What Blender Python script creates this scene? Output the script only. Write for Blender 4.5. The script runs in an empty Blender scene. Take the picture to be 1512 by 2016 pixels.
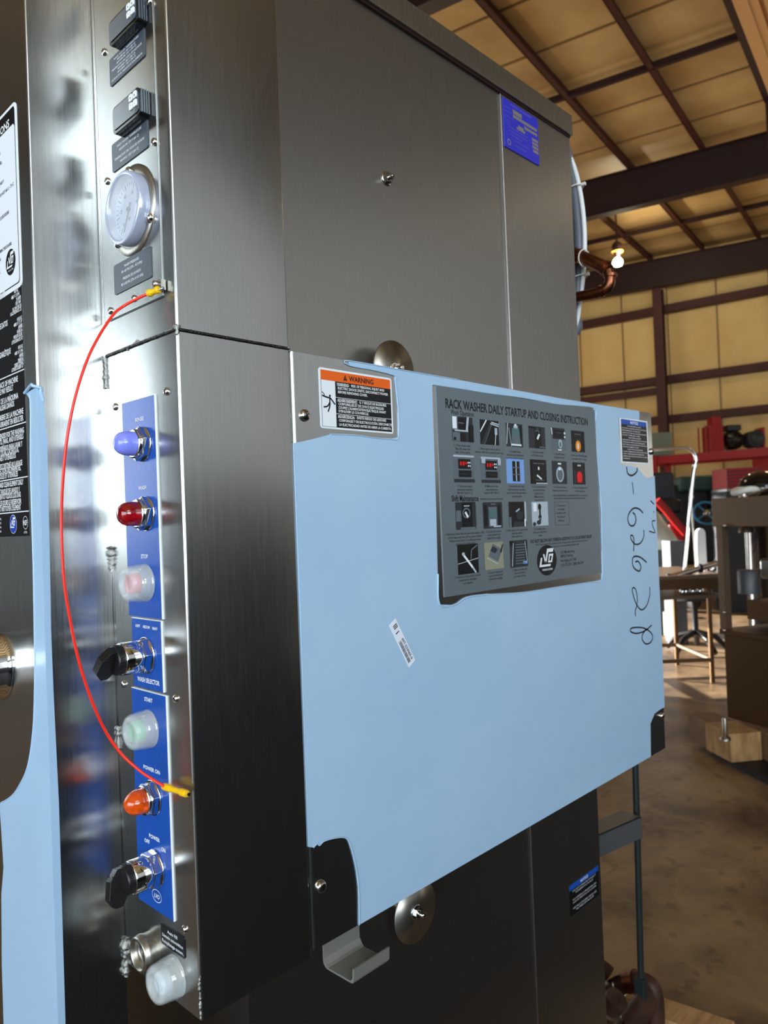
import bpy, bmesh, math, random
from mathutils import Vector, Matrix
from mathutils.geometry import tessellate_polygon
R = math.radians
random.seed(4)
S = bpy.context.scene
COL = S.collection

# ------------------------------------------------------------------ camera
FPX = 1475.96
YAW, PIT, ROL = R(44.0305), R(0.66644), R(-2.24653)
CAM = Vector((0, 0, 1.55))
fw = Vector((math.cos(PIT)*math.cos(YAW), math.cos(PIT)*math.sin(YAW), math.sin(PIT)))
_rt = Vector((math.sin(YAW), -math.cos(YAW), 0)); _up = _rt.cross(fw)
rt = math.cos(ROL)*_rt + math.sin(ROL)*_up
up = -math.sin(ROL)*_rt + math.cos(ROL)*_up
cd = bpy.data.cameras.new('camera'); cam = bpy.data.objects.new('camera', cd); COL.objects.link(cam)
cam.matrix_world = Matrix(((rt.x, up.x, -fw.x, CAM.x), (rt.y, up.y, -fw.y, CAM.y), (rt.z, up.z, -fw.z, CAM.z), (0, 0, 0, 1)))
cd.sensor_fit = 'HORIZONTAL'; cd.sensor_width = 27.0; cd.lens = 27.0*FPX/1512
cd.clip_start = 0.02; cd.clip_end = 200
cd.dof.use_dof = True; cd.dof.focus_distance = 1.05; cd.dof.aperture_fstop = 7.5
S.camera = cam

# ------------------------------------------------------------------ light
PH = R(8.15)                                    # the hall stands 8 degrees off the machine
Pd = Vector((math.cos(PH), math.sin(PH), 0)); Qd = Vector((-math.sin(PH), math.cos(PH), 0))
def H(p, q, z): return Pd*p + Qd*q + Vector((0, 0, z))
def area(name, loc, aim, sx, sy, power, col):
    l = bpy.data.lights.new(name, 'AREA'); l.shape = 'RECTANGLE'; l.size = sx; l.size_y = sy
    l.energy = power; l.color = col
    o = bpy.data.objects.new(name, l); COL.objects.link(o); o.location = loc
    o.rotation_euler = (Vector(aim)-Vector(loc)).to_track_quat('-Z', 'Y').to_euler()
    return o
def point(name, loc, power, col, rad=.12):
    l = bpy.data.lights.new(name, 'POINT'); l.energy = power; l.color = col; l.shadow_soft_size = rad
    o = bpy.data.objects.new(name, l); COL.objects.link(o); o.location = loc
    return o
QR, PB, ZC = -8.0, -9.0, 8.4                    # right wall, back wall, roof
DOORS = [(-8.8, -2.2, 4.6), (16.6, 20.4, 3.6)]                     # right wall: far opening added for fill, bay door behind the photographer: p0, p1, height
LEFTDOOR = (6.4, 12.2, 4.2)                     # bay door in the left wall, hidden behind the machine
LEFT_FILL_OPENING = (15.4, 19.4, 3.6)  # opening cut for an added fill light, no known door
BACK_FILL_OPENING = (-6.0, 5.0, 4.4)                      # back wall opening added for the fill light: q0, q1, height
area('daylight_near_door', H(-5.5, QR+.15, 2.4), H(-5.5, 0, 2.2), 6.4, 4.2, 900, (.84, .93, 1.0))
area('fill_back', H(PB+.15, -.5, 2.4), H(0, -.5, 2.2), 10.8, 4.2, 860, (.84, .93, 1.0))  # fill added to brighten the faces turned to the back wall
area('fill_far_right', H(18.5, QR+.15, 1.8), H(19.8, 4, 1.6), 3.8, 3.4, 120, (1.0, .94, .82))  # fill added to brighten the end wall low on the right
area('fill_wall_band', H(4.2, QR+.12, 4.3), H(4.2, 0, 4.3), 15.4, 4.2, 84, (.90, .95, 1.0))  # panel added for the steel to reflect; no window in this wall
area('fill_over_door', H(-6.0, QR+.12, 6.9), H(-6.0, 0, 5.6), 5.4, 2.6, 420, (.78, .90, 1.0))  # cool panel added on solid wall to brighten the upper steel
area('daylight_left_door', H(9.3, 15.8, 2.1), H(11, 4, 1.2), 5.4, 4.0, 260, (1.0, .95, .84))
area('fill_far_left', H(17.4, 15.8, 1.8), H(19, 4, 1.6), 3.8, 3.4, 60, (1.0, .94, .82))  # warm fill added to lift the lower end wall
sun = bpy.data.lights.new('sun', 'SUN'); sun.energy = 34.0; sun.angle = R(.6); sun.color = (1, .97, .93)
so = bpy.data.objects.new('sun', sun); COL.objects.link(so)
so.rotation_euler = (-Qd*math.cos(R(10.5)) - Vector((0, 0, math.sin(R(10.5))))).to_track_quat('-Z', 'Y').to_euler()
for p, q, w in ((8.5, -2.5, 30), (9.0, 6, 60), (14.5, 1.5, 45), (18.3, 7.6, 30), (18.6, .5, 45)):
    point('warm_fill', H(p, q, 5.4), w, (1.0, .80, .50), .2)  # added warm fill points without fixtures, out of view
w = bpy.data.worlds.new('world'); S.world = w; w.use_nodes = True
bgn = w.node_tree.nodes['Background']; bgn.inputs[0].default_value = (.62, .78, 1.0, 1); bgn.inputs[1].default_value = 1.2
S.view_settings.view_transform = 'Standard'; S.view_settings.look = 'None'
S.view_settings.exposure = 0.0; S.view_settings.gamma = 1.0; S.view_settings.use_curve_mapping = False

# ------------------------------------------------------------------ materials
def srgb(r, g, b):
    f = lambda c: (c/255/12.92 if c/255 <= .04045 else ((c/255+.055)/1.055)**2.4)
    return (f(r), f(g), f(b), 1)
MT = {}
def mat(name, rgb, rough=.5, metal=0., trans=0., coat=0., emit=None, es=0., noise=None, bump=None, aniso=0., ior=1.45, stretch=(1, 1, 1), nscale=4., sss=0., rvar=0., alpha=1.):
    m = bpy.data.materials.new(name); m.use_nodes = True; nt = m.node_tree
    b = nt.nodes['Principled BSDF']; c = srgb(*rgb)
    b.inputs['Base Color'].default_value = c; b.inputs['Roughness'].default_value = rough
    b.inputs['Metallic'].default_value = metal; b.inputs['Transmission Weight'].default_value = trans
    b.inputs['Coat Weight'].default_value = coat; b.inputs['IOR'].default_value = ior
    if sss: b.inputs['Subsurface Weight'].default_value = sss; b.inputs['Subsurface Scale'].default_value = .01
    if emit: b.inputs['Emission Color'].default_value = srgb(*emit); b.inputs['Emission Strength'].default_value = es
    if aniso:
        b.inputs['Anisotropic'].default_value = aniso
        t = nt.nodes.new('ShaderNodeTangent'); t.direction_type = 'RADIAL'; t.axis = 'Z'
        nt.links.new(t.outputs[0], b.inputs['Tangent'])
    if noise or bump or rvar:
        g = nt.nodes.new('ShaderNodeNewGeometry'); mp = nt.nodes.new('ShaderNodeMapping')
        nt.links.new(g.outputs['Position'], mp.inputs['Vector']); mp.inputs['Scale'].default_value = stretch
        n = nt.nodes.new('ShaderNodeTexNoise'); n.inputs['Scale'].default_value = nscale; n.inputs['Detail'].default_value = 7
        n.inputs['Roughness'].default_value = .6
        nt.links.new(mp.outputs[0], n.inputs['Vector'])
        if noise:
            r = nt.nodes.new('ShaderNodeValToRGB'); e = r.color_ramp.elements
            e[0].position = .34; e[1].position = .68; e[0].color = srgb(*noise); e[1].color = c
            nt.links.new(n.outputs['Fac'], r.inputs[0]); nt.links.new(r.outputs[0], b.inputs['Base Color'])
        if bump:
            bp = nt.nodes.new('ShaderNodeBump'); bp.inputs['Strength'].default_value = bump; bp.inputs['Distance'].default_value = .002
            nt.links.new(n.outputs['Fac'], bp.inputs['Height']); nt.links.new(bp.outputs[0], b.inputs['Normal'])
        if rvar:
            mr = nt.nodes.new('ShaderNodeMapRange'); mr.inputs['To Min'].default_value = rough-rvar; mr.inputs['To Max'].default_value = rough+rvar
            nt.links.new(n.outputs['Fac'], mr.inputs['Value']); nt.links.new(mr.outputs[0], b.inputs['Roughness'])
    if alpha < 1: b.inputs['Alpha'].default_value = alpha
    MT[name] = m
    return m
mat('steel', (190, 192, 190), .24, 1, aniso=.62, noise=(182, 184, 182), stretch=(260, 260, 5), nscale=3, rvar=.05)
mat('steel_matte', (166, 162, 156), .33, 1, aniso=.6, noise=(154, 152, 147), stretch=(300, 300, 6), nscale=3, rvar=.06)
mat('steel_door', (196, 198, 196), .22, 1, aniso=.75, noise=(184, 186, 184), stretch=(200, 200, 4), nscale=3, rvar=.05)
mat('steel_raw', (176, 172, 162), .36, 1, noise=(150, 146, 136), stretch=(200, 200, 8), nscale=3)
mat('steel_bracket', (150, 150, 142), .45, .55)
mat('cone_steel', (206, 206, 196), .42, .5)
mat('weld', (165, 165, 160), .3, 1, bump=1.0, nscale=220)
mat('weld_dark', (72, 72, 70), .45, 1, bump=1.0, nscale=200)
mat('chrome', (225, 225, 225), .07, 1)
mat('screw', (200, 196, 188), .18, 1)
mat('film', (166, 197, 222), .38, 0, coat=.15, noise=(160, 192, 220), nscale=7)
mat('placard', (112, 124, 130), .38, .35)
mat('white', (225, 232, 236), .4)
mat('white_plastic', (228, 232, 232), .35)
mat('paper', (222, 228, 240), .55)
mat('black', (12, 12, 14), .35)
mat('black_gloss', (10, 11, 13), .15, coat=.5)
mat('black_label', (16, 17, 19), .35)
mat('ink', (18, 20, 24), .5)
mat('ink_white', (225, 228, 230), .5)
mat('grey_label', (66, 74, 82), .35)
mat('label_text', (200, 206, 210), .5)
mat('orange_label', (226, 96, 22), .45)
mat('blue_plate', (14, 76, 164), .34, coat=.2, noise=(10, 68, 156), nscale=160)
mat('blue_label', (24, 78, 170), .4)
mat('logo_blue', (28, 66, 168), .35)
mat('data_blue', (44, 46, 176), .35, coat=.2)
mat('data_text', (110, 112, 172), .4)
mat('data_steel', (160, 156, 152), .35, .6)
mat('lens_blue', (128, 138, 232), .25, coat=.6, sss=.3)
mat('lens_red', (150, 8, 22), .08, trans=.45, coat=.7)
mat('lens_amber', (240, 92, 18), .12, trans=.45, coat=.6)
mat('boot', (226, 234, 234), .25, coat=.4, alpha=.30)
mat('cap_red', (226, 60, 78), .4)
mat('cap_green', (92, 196, 130), .4)
mat('cap_clear', (205, 220, 230), .4)
mat('knob', (22, 22, 23), .32)
mat('lcd', (74, 84, 94), .16, coat=.6)
mat('gauge_glass', (235, 240, 245), .04, coat=1, alpha=.14)
mat('gauge_face', (196, 210, 236), .4)
mat('gauge_rim', (176, 184, 204), .2, .3)
mat('wire_red', (236, 40, 16), .35, coat=.2)
mat('ferrule', (236, 186, 8), .35)
mat('copper', (150, 96, 62), .32, 1, noise=(104, 60, 44), nscale=30)
mat('conduit', (92, 100, 110), .4)
mat('zip_tie', (220, 218, 208), .45)
mat('insulation', (214, 178, 112), .6, noise=(188, 150, 90), nscale=.8, stretch=(1, 1, 1), bump=.4)
mat('wall_insulation', (222, 184, 112), .6, noise=(206, 166, 96), nscale=.7)
mat('liner_grey', (128, 130, 128), .6)
mat('mat_black', (9, 9, 10), .8)
mat('red_iron', (72, 28, 18), .6, noise=(54, 22, 15), nscale=3)
mat('dark_iron', (40, 14, 10), .6)
mat('rib_board', (206, 158, 104), .6)
mat('seam_tape', (120, 92, 56), .6)
mat('floor_concrete', (156, 128, 94), .42, noise=(84, 64, 44), nscale=2.0, bump=.3)
mat('wood', (196, 158, 108), .65, noise=(150, 112, 70), nscale=6, stretch=(1, 6, 1))
mat('wood_grey', (140, 112, 84), .7, noise=(108, 84, 62), nscale=6)
mat('rubber', (16, 18, 22), .6)
mat('green_steel', (44, 52, 52), .4, .4)
mat('rust_pipe', (84, 56, 44), .5, .3, noise=(60, 40, 34), nscale=12)
mat('tan_steel', (118, 98, 80), .45, .6)
mat('brown_steel', (98, 74, 48), .4, .75)
mat('red_paint', (146, 12, 16), .4)
mat('red_dull', (150, 40, 34), .5)
mat('dark_machine', (32, 38, 42), .5)
mat('green_machine', (30, 62, 56), .5)
mat('grey_green', (112, 122, 104), .55)
mat('grey_machine', (92, 94, 96), .45, .4)
mat('wheel_blue', (60, 150, 205), .4)
mat('yellow_paint', (206, 160, 60), .5)
mat('bulb', (255, 250, 220), .3, emit=(255, 246, 210), es=14)
for n_, c_ in dict(ph_black=(14, 15, 18), ph_dark=(40, 44, 50), ph_mid=(92, 102, 110), ph_light=(168, 182, 192), ph_white=(225, 232, 238), ph_blue=(120, 160, 220), ph_red=(222, 14, 22), ph_amber=(232, 140, 30), ph_tan=(140, 140, 118), ph_teal=(74, 108, 108)).items(): mat(n_, c_, .4)
def floor_wear():
    nt = MT['floor_concrete'].node_tree; b = nt.nodes['Principled BSDF']; src = b.inputs['Base Color'].links[0].from_socket
    g = nt.nodes.new('ShaderNodeNewGeometry')
    for sc, lo, hi, col, dist, amt in ((1.3, .485, .515, (178, 148, 112), .6, .20), (2.7, .49, .51, (170, 140, 104), .8, .14), (11., .60, .72, (62, 46, 32), 0., .45)):
        n = nt.nodes.new('ShaderNodeTexNoise'); n.inputs['Scale'].default_value = sc; n.inputs['Detail'].default_value = 3; n.inputs['Distortion'].default_value = dist
        nt.links.new(g.outputs['Position'], n.inputs['Vector'])
        r = nt.nodes.new('ShaderNodeValToRGB'); e = r.color_ramp.elements; e[0].position = lo-.012; e[0].color = (0, 0, 0, 1); e[1].position = (lo+hi)/2; e[1].color = (amt, amt, amt, 1)
        if hi-lo < .05: x = r.color_ramp.elements.new(hi+.012); x.color = (0, 0, 0, 1)
        nt.links.new(n.outputs['Fac'], r.inputs[0])
        m = nt.nodes.new('ShaderNodeMix'); m.data_type = 'RGBA'; nt.links.new(r.outputs[0], m.inputs[0]); nt.links.new(src, m.inputs[6]); m.inputs[7].default_value = srgb(*col); src = m.outputs[2]
    nt.links.new(src, b.inputs['Base Color'])
floor_wear()
def ribbed(name, rgb, freq, axis, depth=.3, rough=.55, tape=None, toff=0., tw=.03, noise=None):
    """ribs along a hall axis: bump waves; seams a little darker"""
    m = mat(name, rgb, rough, noise=noise, nscale=.7) if noise else mat(name, rgb, rough)
    nt = m.node_tree; b = nt.nodes['Principled BSDF']
    g = nt.nodes.new('ShaderNodeNewGeometry'); d = nt.nodes.new('ShaderNodeVectorMath'); d.operation = 'DOT_PRODUCT'
    nt.links.new(g.outputs['Position'], d.inputs[0]); d.inputs[1].default_value = axis
    s = nt.nodes.new('ShaderNodeMath'); s.operation = 'MULTIPLY'; s.inputs[1].default_value = freq*2*math.pi
    nt.links.new(d.outputs['Value'], s.inputs[0])
    k = nt.nodes.new('ShaderNodeMath'); k.operation = 'SINE'; nt.links.new(s.outputs[0], k.inputs[0])
    bp = nt.nodes.new('ShaderNodeBump'); bp.inputs['Strength'].default_value = depth; bp.inputs['Distance'].default_value = .05
    nt.links.new(k.outputs[0], bp.inputs['Height']); nt.links.new(bp.outputs[0], b.inputs['Normal'])
    return m
ribbed('roof_insulation', (204, 172, 118), 1/1.19, tuple(Pd), .45, noise=(168, 136, 88))
ribbed('end_wall', (222, 190, 124), 1/.62, tuple(Qd), .3, noise=(204, 168, 104))

# ------------------------------------------------------------------ mesh tools
ORG = {}
class Fr:
    def __init__(s, o, r, u, n): s.o, s.r, s.u, s.n = Vector(o), Vector(r).normalized(), Vector(u).normalized(), Vector(n).normalized()
    def pt(s, a, b, c=0): return s.o + s.r*a + s.u*b + s.n*c
    def at(s, u, v, c=0):
        """where the sight line of photo point (u, v) meets this face"""
        d = fw + rt*((u-756)/FPX) - up*((v-1008)/FPX)
        k = (s.o + s.n*c - CAM).dot(s.n)/d.dot(s.n); p = CAM + d*k - s.o
        return (p.dot(s.r), p.dot(s.u))
    def shift(s, a, b, c=0): return Fr(s.pt(a, b, c), s.r, s.u, s.n)
    def rot(s, ang):
        return Fr(s.o, s.r*math.cos(ang)+s.u*math.sin(ang), -s.r*math.sin(ang)+s.u*math.cos(ang), s.n)
WF = Fr((0, 0, 0), (1, 0, 0), (0, 1, 0), (0, 0, 1))
_tc = {}
def glyphs(t, bold):
    if (t, bold) in _tc: return _tc[(t, bold)]
    cu = bpy.data.curves.new('t', 'FONT'); cu.body = t; cu.size = 1; cu.resolution_u = 2; cu.offset = .022 if bold else 0.004
    o = bpy.data.objects.new('t', cu); COL.objects.link(o)
    dg = bpy.context.evaluated_depsgraph_get(); me = o.evaluated_get(dg).to_mesh()
    V = [(v.co.x, v.co.y) for v in me.vertices]; F = [tuple(p.vertices) for p in me.polygons]
    o.evaluated_get(dg).to_mesh_clear(); bpy.data.objects.remove(o); bpy.data.curves.remove(cu)
    _tc[(t, bold)] = (V, F); return V, F
class MB:
    def __init__(s): s.V, s.F, s.M, s.S = [], [], [], []
    def add(s, V, F, mi=0, sm=False):
        k = len(s.V); s.V += [Vector(v) for v in V]
        for f in F: s.F.append([i+k for i in f]); s.M.append(mi); s.S.append(sm)
        return s
    def box(s, fr, a0, a1, b0, b1, c0, c1, mi=0):
        P = [fr.pt(a, b, c) for c in (c0, c1) for b in (b0, b1) for a in (a0, a1)]
        return s.add(P, [(0, 2, 3, 1), (4, 5, 7, 6), (0, 1, 5, 4), (2, 6, 7, 3), (0, 4, 6, 2), (1, 3, 7, 5)], mi)
    def quadpx(s, fr, q, c0, c1, mi=0):
        return s.prism(fr, [fr.at(*p) for p in q], c0, c1, mi)
    def prism(s, fr, pts, c0, c1, mi=0, holes=(), sm=False):
        loops = [list(pts)]+[list(h) for h in holes]
        flat = [p for l in loops for p in l]; n = len(flat)
        tris = tessellate_polygon([[Vector((p[0], p[1], 0)) for p in l] for l in loops])
        V = [fr.pt(p[0], p[1], c1) for p in flat]
        T = []
        for t in tris:
            a, b, c = [flat[i] for i in t]
            T.append(t if (b[0]-a[0])*(c[1]-a[1])-(b[1]-a[1])*(c[0]-a[0]) > 0 else t[::-1])
        s.add(V, T, mi)
        if c0 is not None:
            V2 = V + [fr.pt(p[0], p[1], c0) for p in flat]; F = []; k = 0
            for li, l in enumerate(loops):
                m = len(l)
                ar = sum(l[i][0]*l[(i+1) % m][1]-l[(i+1) % m][0]*l[i][1] for i in range(m))
                ccw = (ar > 0) == (li == 0)
                for i in range(m):
                    j = (i+1) % m; q = (k+i, k+i+n, k+j+n, k+j)
                    F.append(q if ccw else q[::-1])
                k += m
            s.add(V2, F, mi, sm); s.add([fr.pt(p[0], p[1], c0) for p in flat], [t[::-1] for t in T], mi)
        return s
    def lathe(s, fr, prof, n=32, mi=0, ea=1., eb=1., seg=None):
        V, F = [], []
        for r_, c in prof:
            for i in range(n):
                t = 2*math.pi*i/n; V.append(fr.pt(r_*ea*math.cos(t), r_*eb*math.sin(t), c))
        for k in range(len(prof)-1):
            for i in range(n):
                j = (i+1) % n; F.append((k*n+i, k*n+j, (k+1)*n+j, (k+1)*n+i))
        s.add(V, F, mi, True)
        if prof[-1][0] > 1e-6: s.add([V[(len(prof)-1)*n+i] for i in range(n)], [tuple(range(n))], mi)
        if prof[0][0] > 1e-6: s.add([V[i] for i in range(n)], [tuple(range(n))[::-1]], mi)
        return s
    def tube(s, pts, r, n=10, mi=0, closed=False, caps=True):
        pts = [Vector(p) for p in pts]; m = len(pts); rs = r if isinstance(r, (list, tuple)) else [r]*m
        t0 = (pts[1]-pts[0]).normalized(); a = t0.orthogonal().normalized(); V = []
        for i, p in enumerate(pts):
            if closed: t = (pts[(i+1) % m]-pts[i-1]).normalized()
            else: t = (pts[min(i+1, m-1)]-pts[max(i-1, 0)]).normalized()
            a = (a - t*a.dot(t)).normalized(); b = t.cross(a)
            for k in range(n):
                w = 2*math.pi*k/n; V.append(p+(a*math.cos(w)+b*math.sin(w))*rs[i])
        F = []
        for i in range(m if closed else m-1):
            j = (i+1) % m
            for k in range(n): l = (k+1) % n; F.append((i*n+k, i*n+l, j*n+l, j*n+k))
        s.add(V, F, mi, True)
        if not closed and caps: s.add(V[:n], [tuple(range(n))[::-1]], mi); s.add(V[-n:], [tuple(range(n))], mi)
        return s
    def text(s, fr, t, a, b, h, w=None, al='c', c=.0004, mi=0, bold=False, ang=0., sh=0.):
        """lettering: cap height h, total width w, anchored at (a, b) on its baseline"""
        V, F = glyphs(t, bold)
        if not V: return s
        x0 = min(v[0] for v in V); x1 = max(v[0] for v in V); sy = h/.70
        sx = (w/(x1-x0)) if w else sy*.85
        W = (x1-x0)*sx; off = {'l': 0, 'c': -W/2, 'r': -W}[al]
        ca, sa = math.cos(ang), math.sin(ang); P = []
        for x, y in V:
            X = (x-x0)*sx+off+y*sy*sh; Y = y*sy; P.append(fr.pt(a+X*ca-Y*sa, b+X*sa+Y*ca, c))
        return s.add(P, F, mi)
    def build(s, name, mats, parent=None, bevel=0., sub=0, kind=None):
        me = bpy.data.meshes.new(name); o = bpy.data.objects.new(name, me); COL.objects.link(o)
        if parent is not None: org = ORG[parent]
        else:
            xs = [v.x for v in s.V]; ys = [v.y for v in s.V]; zs = [v.z for v in s.V]
            org = Vector(((min(xs)+max(xs))/2, (min(ys)+max(ys))/2, min(zs))); o.location = org
        ORG[o] = org
        me.from_pydata([v-org for v in s.V], [], s.F)
        for m in (mats if isinstance(mats, (list, tuple)) else [mats]): me.materials.append(MT[m])
        for p, mi, sm in zip(me.polygons, s.M, s.S): p.material_index = mi; p.use_smooth = sm
        me.update()
        if parent is not None: o.parent = parent
        if bevel:
            bm = bmesh.new(); bm.from_mesh(me); bmesh.ops.remove_doubles(bm, verts=bm.verts, dist=1e-6); bm.to_mesh(me); bm.free()
            md = o.modifiers.new('bevel', 'BEVEL'); md.width = bevel; md.segments = 3; md.limit_method = 'ANGLE'; md.angle_limit = R(40)
        if kind: o['kind'] = kind
        return o
def tag(o, label, cat=None, group=None):
    o['label'] = label
    if cat: o['category'] = cat
    if group: o['group'] = group
    return o
def thing(name, loc, label, cat, group=None):
    o = bpy.data.objects.new(name, None); COL.objects.link(o); o.location = loc; o.empty_display_size = .05
    ORG[o] = Vector(loc); return tag(o, label, cat, group)
def circ(cx, cy, rx, ry=None, n=36, a0=0, a1=360):
    ry = ry or rx; k = n if a1-a0 >= 360 else n+1
    return [(cx+rx*math.cos(R(a0+(a1-a0)*i/n)), cy+ry*math.sin(R(a0+(a1-a0)*i/n))) for i in range(k)]
def rrect(a0, a1, b0, b1, r, n=5):
    out = []
    for cx, cy, s0 in ((a1-r, b1-r, 0), (a0+r, b1-r, 90), (a0+r, b0+r, 180), (a1-r, b0+r, 270)):
        for i in range(n+1): t = R(s0+90*i/n); out.append((cx+r*math.cos(t), cy+r*math.sin(t)))
    return out
def smooth(pts, n=8):
    """Catmull-Rom through the points"""
    P = [Vector(p) for p in pts]; P = [P[0]*2-P[1]]+P+[P[-1]*2-P[-2]]; out = []
    for i in range(1, len(P)-2):
        for k in range(n):
            t = k/n; a, b, c, d = P[i-1:i+3]
            out.append(.5*((2*b)+(c-a)*t+(2*a-5*b+4*c-d)*t*t+(3*b-a-3*c+d)*t**3))
    return out+[P[-2]]
def ribbon(mb, fr, pts, wd, c=.0006, mi=0):
    """pen stroke lying on a face; pts are (a, b)"""
    P = smooth([Vector((p[0], p[1], 0)) for p in pts], 6); V = []
    for i, p in enumerate(P):
        t = (P[min(i+1, len(P)-1)]-P[max(i-1, 0)]).normalized(); q = Vector((-t.y, t.x, 0))*wd/2
        V += [fr.pt(p.x+q.x, p.y+q.y, c), fr.pt(p.x-q.x, p.y-q.y, c)]
    mb.add(V, [(2*i+1, 2*i+3, 2*i+2, 2*i) for i in range(len(P)-1)], mi)
LG = ([(-.62, .20), (-.47, .20), (-.60, -.26), (.36, -.26), (.32, -.40), (-.80, -.40)], [(-.40, .42), (-.25, .42), (-.14, -.02), (-.04, -.16), (-.22, -.16)],
      [(-.22, -.16), (-.08, -.16), (.14, .52), (.62, .52), (.70, .76), (.04, .76)], [(.22, .40), (.66, .40), (.50, -.16), (.08, -.16)], [(.31, .27), (.50, .27), (.40, -.04), (.21, -.04)])
def logo(mb, fr, cx, cy, rx, ry, disc, ink, c=.0003):
    """round emblem: slanted L, V with a raised flag, O, small words below"""
    mb.prism(fr, circ(cx, cy, rx, ry, 40), c-.0002, c, disc)
    k = lambda L: [(cx+x*rx, cy+y*ry) for x, y in L]; C = c+.0002
    mb.prism(fr, k(LG[0]), None, C, ink); mb.prism(fr, k(LG[1]), None, C, ink); mb.prism(fr, k(LG[2]), None, C, ink); mb.prism(fr, k(LG[3]), None, C, ink, [k(LG[4])])
    mb.text(fr, 'WASHING SYSTEMS', cx, cy-ry*.66, ry*.12, rx*1.05, c=C, mi=ink, bold=True)

# ------------------------------------------------------------------ key planes of the machine
X0, Y0, Y1, X1 = .4634, .7715, .9525, .3735
YC, XE = .920, 1.652                               # cabinet side face and its far end
ZB, ZS = .9827, 1.7821                             # control box underside and the weld line
CF = Fr((X0, 0, 0), (0, -1, 0), (0, 0, 1), (-1, 0, 0))        # control face
SF = Fr((0, Y0, 0), (1, 0, 0), (0, 0, 1), (0, -1, 0))         # right side of the control box
SG = Fr((X1, 0, 0), (0, -1, 0), (0, 0, 1), (-1, 0, 0))        # door face with the instruction sheet
ST = Fr((0, Y1, 0), (1, 0, 0), (0, 0, 1), (0, -1, 0))         # return of the door post
CC = Fr((0, YC, 0), (1, 0, 0), (0, 0, 1), (0, -1, 0))         # cabinet side face
YV = Y0+.0015
CV = Fr((0, YV, 0), (1, 0, 0), (0, 0, 1), (0, -1, 0))         # electrical cover

# ------------------------------------------------------------------ hall
def slab(name, pts, z0, z1, m, kind='structure'):
    return MB().prism(WF, [(p.x, p.y) for p in pts], z0, z1).build(name, m, kind=kind)
slab('floor', [H(PB, QR-6, 0), H(22, QR-6, 0), H(22, 16, 0), H(PB, 16, 0)], -.1, 0, 'floor_concrete')
SL = .035
def zc(q, z=ZC): return z+SL*(q-4)
def hbox(mb, p0, p1, q0, q1, z0, z1, mi=0, slope=False):
    P = []
    for z in (z0, z1):
        for q in (q0, q1):
            for p in (p0, p1): P.append(H(p, q, zc(q, z) if slope else z))
    return mb.add(P, [(0, 2, 3, 1), (4, 5, 7, 6), (0, 1, 5, 4), (2, 6, 7, 3), (0, 4, 6, 2), (1, 3, 7, 5)], mi)
hbox(MB(), PB, 21.3, QR, 16, ZC, ZC+.1, slope=True).build('ceiling', 'roof_insulation', kind='structure')
mb = MB(); hbox(mb, 21.05, 21.25, QR, 16, 0, 9); mb.build('wall_far', 'end_wall', kind='structure')
mb = MB(); l0, l1, lt = LEFTDOOR; hbox(mb, PB, l0, 16, 16.2, 0, 9.2); f0, f1, ft = LEFT_FILL_OPENING; hbox(mb, l1, f0, 16, 16.2, 0, 9.2); hbox(mb, f1, 21.05, 16, 16.2, 0, 9.2); hbox(mb, l0, l1, 16, 16.2, lt, 9.2); hbox(mb, f0, f1, 16, 16.2, ft, 9.2); mb.build('wall_left', 'liner_grey', kind='structure')
mb = MB(); q0, q1, zt = BACK_FILL_OPENING
hbox(mb, PB-.2, PB, QR, q0, 0, 9); hbox(mb, PB-.2, PB, q1, 16, 0, 9); hbox(mb, PB-.2, PB, q0, q1, zt, 9); mb.build('wall_back', 'liner_grey', kind='structure')
mb = MB(); pp = PB
for a, b, t in DOORS: hbox(mb, pp, a, QR-.2, QR, 0, 8.4); hbox(mb, a, b, QR-.2, QR, t, 8.4); pp = b
hbox(mb, pp, 21.25, QR-.2, QR, 0, 8.4); mb.build('wall_right', 'liner_grey', kind='structure')
mb = MB(); mb.box(WF, -5.0, 9.0, -3.6, -3.5, 0, 1.42); mb.build('wall_added_dark', 'mat_black', kind='structure')  # dark low screen added out of view to darken the steel's reflections
MB().box(WF, -6, 9.0, -3.5, .52, 0, .008).build('trim_added_dark', 'mat_black', kind='structure')  # black sheet added behind the camera so low steel reflects dark
# steel frame: rafters, purlins, rods, girts, column
k = 0
def trim(m, mb):
    global k
    k += 1; return mb.build('trim_%d' % k, m, kind='structure')
for pr in (1.4, 7.42, 14.79, 20.63):
    mb = MB(); za, zb, zd = 8.19, 7.50, 7.46
    P = [];
    for p0, p1, z0, z1 in ((pr-.012, pr+.012, 7.46, 8.19), (pr-.11, pr+.11, 7.44, 7.46), (pr-.11, pr+.11, 8.17, 8.19)):
        hbox(mb, p0, p1, QR+.05, 15.9, z0, z1, slope=True)
    trim('dark_iron' if pr < 20 else 'dark_iron', mb)
for i in range(-8, 9):
    q = 4.45+1.325*i
    mb = MB(); hbox(mb, PB+.1, 20.9, q-.012, q+.012, 8.18, 8.395, slope=True); hbox(mb, PB+.1, 20.9, q-.085, q+.012, 8.18, 8.195, slope=True)
    hbox(mb, PB+.1, 20.9, q-.07, q-.055, 8.2, 8.235, slope=True); trim('red_iron', mb)
for pr in (5.6, 11.55, 18.35):
    mb = MB(); hbox(mb, pr-.035, pr+.035, QR+.1, 15.9, 8.18, 8.20, slope=True); hbox(mb, pr-.035, pr-.02, QR+.1, 15.9, 8.2, 8.28, slope=True); trim('dark_iron', mb)
for pr in (9.28, 10.45, 12.75, 12.95+1.0, 16.4, 17.3, 19.5):
    mb = MB(); hbox(mb, pr-.018, pr+.018, QR+.1, 15.9, 8.385, 8.399, slope=True); trim('seam_tape', mb)
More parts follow.
